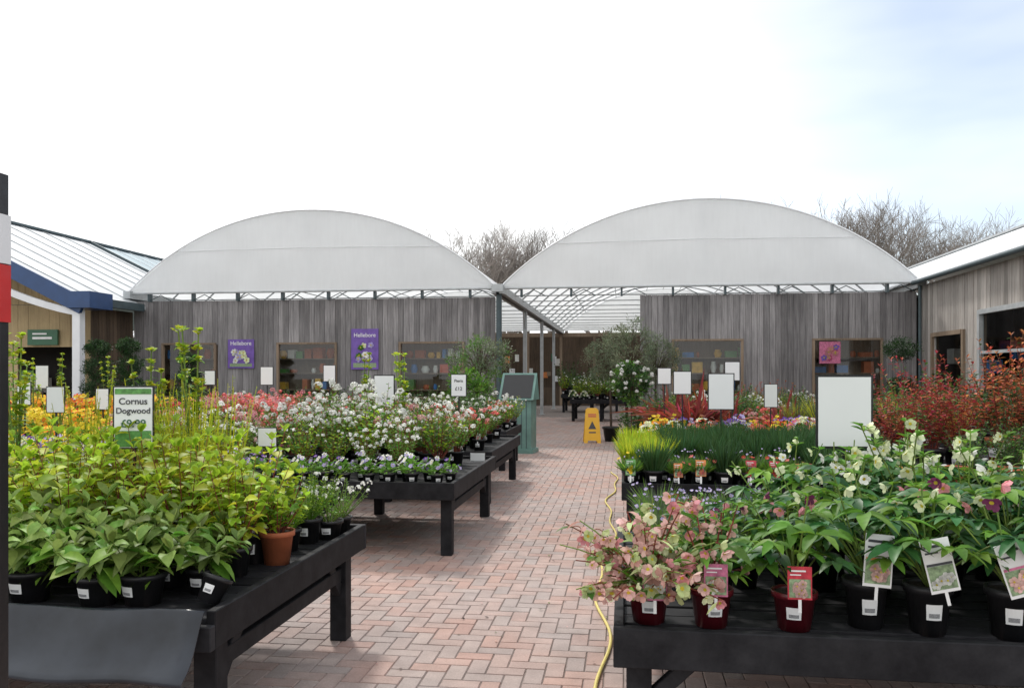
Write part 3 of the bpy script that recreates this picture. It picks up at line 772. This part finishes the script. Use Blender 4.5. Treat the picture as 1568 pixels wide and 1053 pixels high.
# ------------------------------------------------------------------ planting
T=.63
# L1
for x,y in ((-3.6,3.22),(-3.25,3.2),(-2.9,3.22),(-2.53,3.2),(-2.2,3.18),(-2.02,3.22)): place('hydrangea_plant',x,y,T,1.0)
for x,y in ((-3.1,3.45),(-2.75,3.42),(-2.4,3.45),(-2.05,3.5),(-1.85,3.42)): place('hydrangea_plant',x,y,T,1.02)
for x,y in ((-3.6,3.62),(-3.3,3.68),(-3.0,3.66),(-2.7,3.68),(-2.42,3.72),(-2.12,3.74),(-1.86,3.72),(-3.5,3.98),(-3.15,4.0),(-2.8,3.98),(-2.48,4.02),(-2.15,4.02),(-1.9,4.0)): place('cornus_shrub',x,y,T,1.02)
for x,y in ((-3.1,4.35),(-2.85,4.35),(-2.6,4.35),(-2.9,4.7),(-2.62,4.68),(-2.4,4.66),(-2.45,4.38)): place('golden_broom',x,y,T,1.08)
for x,y in ((-3.55,4.35),(-3.4,4.7),(-3.7,4.6)): place('feathery_plant',x,y,T,1.2)
for x,y in ((-1.83,4.3),(-2.05,4.35),(-1.8,4.5),(-2.1,4.62)): place('feathery_plant',x,y,T,.95)
for x,y in ((-1.72,4.62),(-1.72,4.8),(-1.92,4.8),(-2.15,4.82)): place('white_heather',x,y,T,1.05)
place('trailing_plant',-1.76,3.98,T,1.0)
mb=MB(); pot(mb,.06,.11,'potblack',True); o=put(mb,'tilted_plant_pot',loc=(-1.72,3.2,T+.02)); o.rotation_euler=(-.35,.3,0)
for x,y,s in ((-2.70,4.86,1.25),(-3.0,4.85,1.1),(-3.85,4.75,1.2)): place('euphorbia_plant',x,y,T,s,js=.03)
for x,y in ((-4.35,3.8),(-4.7,3.8),(-4.4,4.3),(-4.8,4.3),(-4.35,4.8),(-4.75,4.9),(-5.2,4.6),(-5.6,4.2)): place('cornus_shrub',x,y,T,.85)
for x,y in ((-4.3,5.2),(-4.6,5.3),(-4.9,5.35),(-5.3,5.3),(-5.0,5.0)): place(PR.choice(('feathery_plant','golden_broom')),x,y,T,.8)
place('euphorbia_plant',-4.45,5.45,T,1.15,js=.02)
# L2
x=-4.1
while x<-1.5:
    for yy in (7.02,7.2): place('potted_viola',x+PR.uniform(-.015,.015)+(0 if yy<7.1 else .1),yy,T,1.1)
    x+=.205
def l2(x,y):
    if x<-3.3: return PR.choice(('pink_flowering_shrub','white_flowering_shrub','white_flowering_shrub','pale_pink_shrub'))
    if x<-2.4: return PR.choice(('white_flowering_shrub','white_green_shrub','pale_pink_shrub'))
    return PR.choice(('white_green_shrub','pale_pink_shrub','white_green_shrub','white_flowering_shrub'))
rows(None,-4.05,-1.75,7.5,7.51,.33,1,T,.72,pick=lambda x,y:PR.choice(('white_flowering_shrub','white_green_shrub','pale_pink_shrub','white_green_shrub')))
rows(None,-4.0,-1.7,7.85,9.1,.37,.36,T,1.0,pick=l2)
for x,y,s in ((-2.95,8.3,1.35),(-2.6,8.5,1.3)): place('white_flowering_shrub',x,y,T,s,js=.03)
place('euphorbia_plant',-2.9,8.9,T,1.3); place('euphorbia_plant',-2.45,8.9,T,1.3)
# L3
rows(None,-4.2,-1.75,9.95,10.3,.32,.3,T,.85,pick=lambda x,y:PR.choice(('pink_flowering_shrub','pink_flowering_shrub','pale_pink_shrub')))
rows(None,-4.2,-1.8,10.6,12.3,.38,.4,T,.9,pick=lambda x,y:PR.choice(('pink_flowering_shrub','white_flowering_shrub','evergreen_shrub','pink_bedding')))
# left tables
rows(None,-7.0,-4.6,6.75,7.9,.26,.26,T,1.0,pick=lambda x,y:PR.choice(('white_bedding','blue_bedding','yellow_bedding','white_heather','yellow_bedding','feathery_plant')))
rows(None,-7.0,-4.6,8.1,9.0,.33,.33,T,.95,pick=lambda x,y:PR.choice(('pink_flowering_shrub','white_flowering_shrub','pink_flowering_shrub','pale_pink_shrub')) if x>-5.6 else PR.choice(('yellow_bedding','yellow_bedding','orange_bedding')))
rows(None,-7.2,-4.7,9.75,12.1,.27,.27,T,1.1,pick=lambda x,y:('pink_flowering_shrub' if x>-5.4 else PR.choice(('yellow_bedding','orange_bedding','yellow_bedding'))))
rows(None,-10.2,-7.7,9.15,11.4,.27,.27,T,1.3,pick=lambda x,y:PR.choice(('orange_bedding','yellow_bedding','orange_bedding','yellow_bedding')))
rows(None,-10.8,-8.1,12.4,14.4,.3,.3,T,1.6,pick=lambda x,y:PR.choice(('orange_bedding','red_bedding','orange_bedding')))
for x,y in ((-9.6,12.2),(-8.4,12.4),(-7.4,9.9),(-9.9,9.3)): place('euphorbia_plant',x,y,T,1.2)
rows(None,-7.4,-4.7,13.1,15.0,.36,.4,T,.9,pick=lambda x,y:PR.choice(('evergreen_shrub','yellow_bedding','pink_flowering_shrub','pink_flowering_shrub','white_flowering_shrub')))
rows(None,-4.2,-2.0,13.3,15.0,.36,.4,T,.85,pick=lambda x,y:PR.choice(('evergreen_shrub','pink_bedding','pink_flowering_shrub','white_green_shrub')))
for i in range(30):
    x=-12.0+i*.28; place(PR.choice(('evergreen_shrub','laurel_shrub','evergreen_shrub','white_green_shrub')),x,PR.uniform(18.8,19.9),0,PR.uniform(1.0,1.4))
for i in range(20):
    x=1.0+i*.29; place(PR.choice(('evergreen_shrub','laurel_shrub','ornamental_grass','orange_pieris_shrub')),x,PR.uniform(18.8,20.2),0,PR.uniform(1.0,1.4))
for i in range(9): place(PR.choice(('laurel_shrub','evergreen_shrub')),6.5+PR.uniform(-.15,.15),14.2+i*.6,0,1.5)
# R1
obj('pink_hellebore_plant',pinkmass(201),None,(.10,3.36,T-.03),0,1.0)
r1=T-.03
def one(name,me,x,y,rot=0,sc=1): obj(name,me,None,(x,y,r1),rot,sc)
one('potted_hellebore',hellebore(202,['fl_dusky','fl_palepink'],'midgreen','potred',.083,.15,.20,8,4,.11,.05,tagc=('tagpink','fl_white')),.345,3.34)
one('potted_hellebore',hellebore(203,['fl_cream'],'hellgreen','potred',.083,.15,.28,12,1,.14,.06,tagc=('tagred','fl_palepink')),.665,3.34)
one('potted_hellebore',hellebore(204,['fl_cream'],'hellgreen','potblack',.083,.19,.30,12,1,.14,.06,bigtag=('tagorange','fl_palepink',.08)),.95,3.40)
one('potted_hellebore',hellebore(205,['fl_cream'],'hellgreen','potblack',.085,.19,.30,12,1,.14,.06,bigtag=('ink','fl_white',-.22)),1.17,3.36)
one('potted_hellebore',hellebore(206,['fl_plum','fl_pink'],'hellgreen','potblack',.085,.19,.30,12,2,.13,.07,bigtag=('tagpink','fl_palepink',-.3)),1.46,3.34)
one('potted_hellebore',hellebore(207,['fl_cream','fl_pink'],'hellgreen','potblack',.085,.19,.30,12,2,.13,.06),1.75,3.36)
for x in (2.05,2.35,2.7,3.0): place('cream_hellebore',x,3.4,r1)
def rr(x,y):
    if x<.5: return PR.choice(('green_hellebore','pink_hellebore'))
    return PR.choice(('cream_hellebore','green_hellebore','green_hellebore','plum_hellebore'))
def rs(x): return .80+.24*min(1,max(0,(x-.3)/.9))
for y in (3.66,3.95):
    x=.42 if y<3.8 else .30
    while x<3.1: place(rr(x,y),x+PR.uniform(-.03,.03),y,r1,rs(x),2,.08); x+=.29
for y in (4.25,4.55):
    x=.8
    while x<3.1: place('cream_hellebore' if (x>.95 and PR.random()<.7) else 'green_hellebore',x+PR.uniform(-.03,.03),y,r1,rs(x),2,.08); x+=.32
for y in (4.3,4.5,4.7,4.9,5.1): 
    for x in (.2,.42,.64): place('lavender_plant',x,y,r1,1.05)
for y in (4.85,5.15):
    x=1.0
    while x<3.1: place('green_hellebore' if PR.random()<.5 else 'cream_hellebore',x,y,r1,rs(x)*.95,2,.08); x+=.34
# R2
x=.06
while x<2.45: 
    place('picture_label_pansy' if PR.random()<.65 else 'dianthus_tuft',x,7.22,T,1.15,.15); place('lavender_plant',x+.08,7.42,T,.9); x+=.2
y=7.7
while y<9.6:
    x=.1
    while x<2.45: place('lime_tuft' if x<.42 else 'dianthus_tuft',x+PR.uniform(-.03,.03),y+PR.uniform(-.03,.03),T,1.12,3,.18); x+=.225
    y+=.25
# right table
for x,y in ((3.1,9.9),(3.4,10.2),(3.7,9.9),(3.3,9.4),(3.6,9.45)): place('photinia_shrub',x,y,T-.1,1.0,3)
for x,y in ((3.95,9.2),(4.3,9.4),(4.2,8.8),(4.7,8.9),(4.6,9.9),(4.9,9.3)): place('orange_pieris_shrub',x,y,T,1.18,3)
for x,y in ((3.0,7.65),(3.35,7.7),(3.75,7.75),(4.1,7.8),(3.2,8.1),(3.6,8.2),(4.0,8.3)): place('orange_pieris_shrub' if x>3.7 else 'evergreen_shrub',x,y,T,.62)
for x in (2.85,3.3,3.8): 
    mb=MB(); pot(mb,.11,.17,'potterra',False); put(mb,'terracotta_pot',loc=(x,7.52,T))
# R3
def r3(x,y): return PR.choice(('orange_bedding','pink_bedding','yellow_bedding','red_bedding','blue_bedding','white_bedding'))
rows(None,.4,3.1,11.15,12.2,.27,.27,T,1.05,pick=r3)
rows(None,.5,3.1,12.5,13.3,.36,.36,T,.85,pick=lambda x,y:PR.choice(('cordyline_plant','ornamental_grass','evergreen_shrub','pink_flowering_shrub')))
for x,y in ((.95,12.0),(1.2,12.3),(.7,12.6)): place('cordyline_plant',x,y,T,1.15)
for x,y in ((2.5,12.4),(2.8,12.2),(3.0,12.7)): place('ornamental_grass',x,y,T,.95)
rows(None,3.6,6.1,11.6,13.6,.4,.42,T,.9,pick=lambda x,y:PR.choice(('evergreen_shrub','evergreen_shrub','laurel_shrub','ornamental_grass')))
rows(None,1.1,4.1,15.8,17.4,.36,.4,T,.85,pick=lambda x,y:PR.choice(('evergreen_shrub','ornamental_grass','pink_bedding','cordyline_plant','white_flowering_shrub')))
# interior
rows(None,-1.7,.1,27.6,29.4,.4,.45,.72,1.0,pick=lambda x,y:PR.choice(('evergreen_shrub','white_green_shrub','white_bedding')))
rows(None,-6.4,-4,24.1,26,.5,.5,.72,1.1,pick=lambda x,y:PR.choice(('evergreen_shrub','white_green_shrub')))
rows(None,1.3,4,24.1,26,.5,.5,.72,1.1,pick=lambda x,y:PR.choice(('evergreen_shrub','laurel_shrub')))
rows(None,-2.5,-.3,34.1,36,.5,.5,.72,1.3,pick=lambda x,y:PR.choice(('evergreen_shrub','laurel_shrub','white_green_shrub')))
# small trees
olive=smalltree(301,2.55,.62,.62,['olive','greygreen'],.07,.014,75,60)
olive2=smalltree(302,2.35,.70,.52,['olive','greygreen','midgreen'],.06,.02,70,60)
obj('olive_tree',olive,None,(.2,18.4,0),.3,1.1); obj('olive_tree',olive,None,(-.3,19.6,0),2,1.0); obj('olive_tree',olive,None,(.75,19.6,0),4,.98)
obj('olive_tree',olive2,None,(-3.15,17.8,0),1,1.05); obj('bay_tree',smalltree(303,1.7,.52,.45,['midgreen','freshgreen'],.07,.03,60,55,tr=.02),None,(-3.2,16.6,0),1,1.0)
obj('white_flowering_camellia',smalltree(304,2.0,.45,.42,['darkgreen','midgreen'],.08,.04,45,40,fl='fl_white',tr=.02),None,(.14,15.6,0),1,.92)
obj('evergreen_shrub',lib['evergreen_shrub'][0],None,(.15,17.0,0),1,1.3); obj('laurel_shrub',lib['laurel_shrub'][0],None,(.4,16.6,0),2,1.4); obj('laurel_shrub',lib['laurel_shrub'][1],None,(-2.8,17.2,0),2,1.0)
def topiary(seed,tiers):
    r=random.Random(seed); mb=MB(); pot(mb,.18,.32,'potblack',False); tube(mb,[V((0,0,.3)),V((0,0,tiers[-1][0]))],.02,.015,'bark',6)
    for z,rad in tiers: crown(mb,r,V((0,0,z)),rad,rad*.7,60,60,.03,.018,['topiary','topiary','darkgreen'],cs=.3)
    return mb.mesh('top')
for (x,y,s,k) in ((-12.05,17.4,1,1.12),(-11.35,17.5,2,1.14),(-10.3,18.2,3,1.0)):
    obj('topiary_tree',topiary(s,[(.7,.38),(1.15,.34),(1.57,.30),(1.95,.24)]),None,(x,y,0),0,k)
obj('topiary_tree',topiary(9,[(1.9,.3),(1.2,.25)]),None,(5.6,17.6,0),0,1.1)

# ------------------------------------------------------------------ signs
def sign(name,x,y,zb,w,h,base,face='board',frame=.012,yaw=0,pole=True):
    mb=MB(); f=frame
    box(mb,-w/2,w/2,-.004,.006,0,h,'frameblack')
    box(mb,-w/2+f,w/2-f,-.008,-.0045,f,h-f,face)
    if pole: box(mb,-.008,.008,.007,.02,base-zb,h*.6,'frameblack')
    return put(mb,name,loc=(x,y,zb),rot=yaw)
def text(s,par,x,z,size,mat,y=-.011,align='CENTER'):
    cu=bpy.data.curves.new('text','FONT'); cu.body=s; cu.size=size; cu.align_x=align; cu.offset=.0006; cu.extrude=.0005
    cu.materials.append(MATS[mat]); o=bpy.data.objects.new('lettering',cu); scene.collection.objects.link(o)
    o.parent=par; o.location=(x,y,z); o.rotation_euler=(math.pi/2,0,0)
A=math.radians
sg=sign('cornus_price_sign',-2.66,4.15,1.19,.215,.345,T,'board',.008,A(14))
mb=MB(); box(mb,-.095,.095,-.0105,-.0085,.012,.10,'taggreen'); box(mb,-.095,.095,-.0105,-.0085,.30,.33,'taggreen'); put(mb,'green_panels',sg)
text('Cornus',sg,0,.245,.05,'ink'); text('Dogwood',sg,0,.195,.045,'ink'); text('£9.99',sg,0,.12,.06,'greensign')
sign('price_sign',-5.05,6.7,1.25,.16,.24,T,'boardoff',.008,A(14)); sign('price_sign',-5.75,6.5,1.08,.16,.2,T,'boardoff',.008,A(14))
sign('price_sign',-2.24,4.92,1.14,.12,.12,T,'board',.004,A(10))
sign('blank_notice_board',1.35,5.28,1.14,.345,.455,T,'board',.014,A(4))
sign('blank_notice_board',1.07,9.3,1.2,.29,.41,T,'board',.012); sign('blank_notice_board',.76,10.9,1.33,.24,.31,T,'board',.012)
sign('price_sign',.58,12.0,1.45,.2,.24,T,'board',.01); sign('price_sign',1.55,12.1,1.5,.22,.28,T,'board',.01); sign('price_sign',1.95,11.3,1.15,.18,.32,T,'boardoff',.01)
sign('blank_notice_board',-2.85,9.5,1.2,.26,.39,T,'board',.012); s2=sign('price_sign',-2.02,9.9,1.32,.2,.28,T,'board',.01); text('Pieris',s2,0,.18,.05,'ink'); text('£12',s2,0,.08,.06,'ink')
sign('price_sign',-4.5,12.1,1.48,.2,.26,T,'board',.01); sign('price_sign',-5.7,12.5,1.42,.22,.3,T,'board',.01); sign('price_sign',-5.5,10.3,1.45,.16,.2,T,'boardoff',.01)
sign('price_sign',-7.2,10.5,1.1,.2,.3,T,'board',.01); sign('price_sign',-9.9,12.8,1.35,.25,.4,T,'boardoff',.01); sign('price_sign',-7.6,9.5,1.2,.2,.3,T,'boardoff',.01)
sign('price_sign',-1.62,9.0,.60,.17,.12,.4,'board',.003,0,False)
for (x,z,w,h) in ((-10.3,1.76,.75,.78),(-6.82,1.72,.75,1.08)):
    mb=MB(); box(mb,-w/2,w/2,-.012,.0,0,h,'purpleposter'); box(mb,-w*.42,w*.42,-.0155,-.0125,h*.05,h*.16,'tagmixed')
    r=random.Random(int(z*100))
    p=put(mb,'purple_hellebore_poster',loc=(x,YW-.03,z))
    mb=MB()
    for k in range(12):
        c=V((r.uniform(-.2,.2),-.018-k*.002,h*r.uniform(.25,.6)))
        flower(mb,r,c,V((0,-1,.0)),.16,r.choice(('fl_white','fl_cream','fl_lilac','fl_white','midgreen')),'fl_eye',5,.02)
    put(mb,'flower_picture',p); text('Hellebore',p,0,h*.8,.15,'label',-.016)
# wet floor sign
mb=MB(); 
for s in (-1,1):
    def P(x,z,o=0): return V((x,s*(.19-.16*z/.7)+s*o,z))
    ol=[(-.17,0),(-.17,.06),(-.13,.66),(-.09,.7),(.09,.7),(.13,.66),(.17,.06),(.17,0),(.10,0),(.09,.05),(-.09,.05),(-.10,0)]
    vs=[P(*q) for q in ol]; vs2=[P(*q,o=-.015) for q in ol]; k=len(ol)
    mb.add(vs+vs2,[tuple(range(k)),tuple(range(2*k-1,k-1,-1))]+[(i,(i+1)%k,k+(i+1)%k,k+i) for i in range(k)],'yellowplastic')
    tri=[P(-.08,.28,.003),P(.08,.28,.003),P(0,.44,.003)]; mb.add(tri,[(0,1,2)],'ink')
    for z in (.52,.56): mb.add([P(-.08,z,.003),P(.08,z,.003),P(.08,z+.022,.003),P(-.08,z+.022,.003)],[(0,1,2,3)],'tagred')
    mb.add([P(-.07,.2,.003),P(.07,.2,.003),P(.07,.225,.003),P(-.07,.225,.003)],[(0,1,2,3)],'ink')
put(mb,'wet_floor_sign',loc=(-.74,19.2,0),rot=.1,sc=1.15)
# teal kiosk bin with sloped notice top
mb=MB(); box(mb,-.30,.30,-.25,.25,.08,1.1,'teal'); box(mb,-.34,.34,-.29,.29,0,.08,'teal')
for x in (-.2,-.1,0,.1,.2): box(mb,x-.006,x+.006,-.256,-.251,.1,1.08,'steeldark')
mb.add([(-.36,-.33,1.08),(.36,-.33,1.08),(.36,.05,1.62),(-.36,.05,1.62),(-.36,.28,1.08),(.36,.28,1.08)],[(0,1,2,3),(4,3,2,5),(0,3,4),(1,5,2),(0,4,5,1)],'teal')
mb.add([(-.31,-.318,1.12),(.31,-.318,1.12),(.31,.012,1.585),(-.31,.012,1.585)],[(0,1,2,3)],'frameblack')
put(mb,'teal_information_kiosk',loc=(-2.12,16.6,0),rot=-.1)
# hose
mb=MB(); pts=[]
for i in range(120):
    y=2.6+i*.09; pts.append((-.15+.05*math.sin(y*1.7)+.03*math.sin(y*4.1)-(.06 if y<4 else 0),y,.014))
tube(mb,pts,.010,.010,'hoseyellow',8); put(mb,'yellow_garden_hose')
# near-left banner post
mb=MB(); box(mb,-.018,.006,-.015,.015,0,2.14,'frameblack'); box(mb,-.42,.02,-.12,.12,0,.02,'frameblack')
box(mb,-.4,.0095,-.02,.02,1.74,1.895,'redpanel'); box(mb,-.4,.0095,-.02,.02,1.898,2.03,'whitepaint')
put(mb,'banner_stand',loc=(-1.665,2.0,0))

# ------------------------------------------------------------------ bare trees
def bare(seed):
    r=random.Random(seed); mb=MB(); H=12
    def br(p,d,L,rad,dep):
        n=3 if dep>1 else 2; pts=[p];q=p.copy();dd=d.copy()
        for i in range(n):
            dd=(dd+rdir(r)*.16+V((0,0,.06))).normalized(); q=q+dd*(L/n); pts.append(q.copy())
        tube(mb,pts,rad,rad*.6,'twig',5 if dep>3 else 3)
        if dep==0: return
        k=r.choice((2,3,4)) if dep<4 else 4
        for i in range(k):
            t=1 if i==0 else r.uniform(.35,1); b=at(pts,t); a=rdir(r); a=(a-dd*a.dot(dd)); 
            if a.length<.1: continue
            a.normalize(); nd=(dd+a*r.uniform(.35,.95)+V((0,0,.12))).normalized()
            br(b,nd,L*r.uniform(.6,.82),max(rad*.52,.008),dep-1)
    br(V((0,0,0)),V((0,0,1)),H*.27,H*.016,6)
    zs=sorted(v[2] for v in mb.v); zm=zs[int(len(zs)*.985)]
    k=12/zm; mb.v=[(a*k,b*k,c*k) for a,b,c in mb.v]
    return mb.mesh('bare_tree')
bt=[bare(i) for i in (1,2,3,4)]
r=random.Random(77)
for (x,y,h) in ((-10.5,54,11.6),(-7.5,58,12.2),(-13.5,60,12),(-4.5,55,11.4),(-16,56,11),(-9,64,12.6),(-12,67,12.8),
                (9,58,12.8),(12,57,12.9),(14.5,56,12.2),(17.3,57,12.8),(20.2,55,11.6),(23,56,11.2),(18.5,66,13.4),(24.5,64,11.8),
                (-35,60,10.6),(-32,58,9.8),(-38,62,10.8),(-29.5,62,9.2),(-1.5,60,10),(2.5,62,10),(-41,64,11)):
    o=obj('bare_tree',bt[r.randrange(4)],None,(x,y,-.2),r.uniform(0,6),h/12)
mb=MB(); rr_=random.Random(4)
for i in range(5200):
    x=rr_.uniform(-60,60); y=rr_.uniform(70,74); z=rr_.uniform(0,3.2); sleaf(mb,rr_,V((x,y,z)),rdir(rr_),.6,.4,'olive')
put(mb,'distant_hedge')

# ------------------------------------------------------------------ world, sun, camera
sun_az=math.radians(-28); sun_el=math.radians(48)
w=bpy.data.worlds.new('World'); scene.world=w; w.use_nodes=True; nt=w.node_tree; nt.nodes.clear()
out=nt.nodes.new('ShaderNodeOutputWorld')
sky=N(nt,'ShaderNodeTexSky',sky_type='NISHITA'); sky.sun_disc=False; sky.sun_elevation=sun_el; sky.sun_rotation=sun_az
b1=N(nt,'ShaderNodeBackground'); b1.inputs[1].default_value=.15; nt.links.new(sky.outputs[0],b1.inputs[0])
b2=N(nt,'ShaderNodeBackground'); b2.inputs[0].default_value=(.985,.995,1.0,1); b2.inputs[1].default_value=1.45
co=coords(nt,(1,1,3.4),'Generated'); n1=noise(nt,2.0,co,4,.5)
t=N(nt,'ShaderNodeTexCoord'); sx=N(nt,'ShaderNodeSeparateXYZ'); nt.links.new(t.outputs['Generated'],sx.inputs[0])
blue=mathn(nt,'MULTIPLY',maprange(nt,sx.outputs[0],-.12,.32,0,1),maprange(nt,n1,.36,.64,.55,.92))
blue=mathn(nt,'MULTIPLY',blue,maprange(nt,sx.outputs[1],.0,.5,.2,1))
blue=mathn(nt,'MULTIPLY',blue,maprange(nt,sx.outputs[2],.02,.25,.8,.9))
mx=N(nt,'ShaderNodeMixShader'); nt.links.new(blue,mx.inputs[0]); nt.links.new(b2.outputs[0],mx.inputs[1]); nt.links.new(b1.outputs[0],mx.inputs[2])
nt.links.new(mx.outputs[0],out.inputs[0])
sd=bpy.data.lights.new('sun','SUN'); sd.energy=2.5; sd.angle=math.radians(6); sd.color=(1,.96,.9)
so=bpy.data.objects.new('sun',sd); scene.collection.objects.link(so)
pos=V((math.sin(sun_az)*math.cos(sun_el),math.cos(sun_az)*math.cos(sun_el),math.sin(sun_el)))
so.rotation_euler=pos.to_track_quat('Z','Y').to_euler(); so.location=pos*60
cd=bpy.data.cameras.new('camera'); cam=bpy.data.objects.new('camera',cd); scene.collection.objects.link(cam)
cam.location=(0,0,1.6); cam.rotation_euler=(math.radians(90),0,math.radians(7.8))
cd.sensor_width=36; cd.lens=28.7; cd.shift_y=.0293; cd.clip_end=2000; cd.clip_start=.05
scene.camera=cam
scene.view_settings.view_transform='Standard'; scene.view_settings.look='None'; scene.view_settings.exposure=0
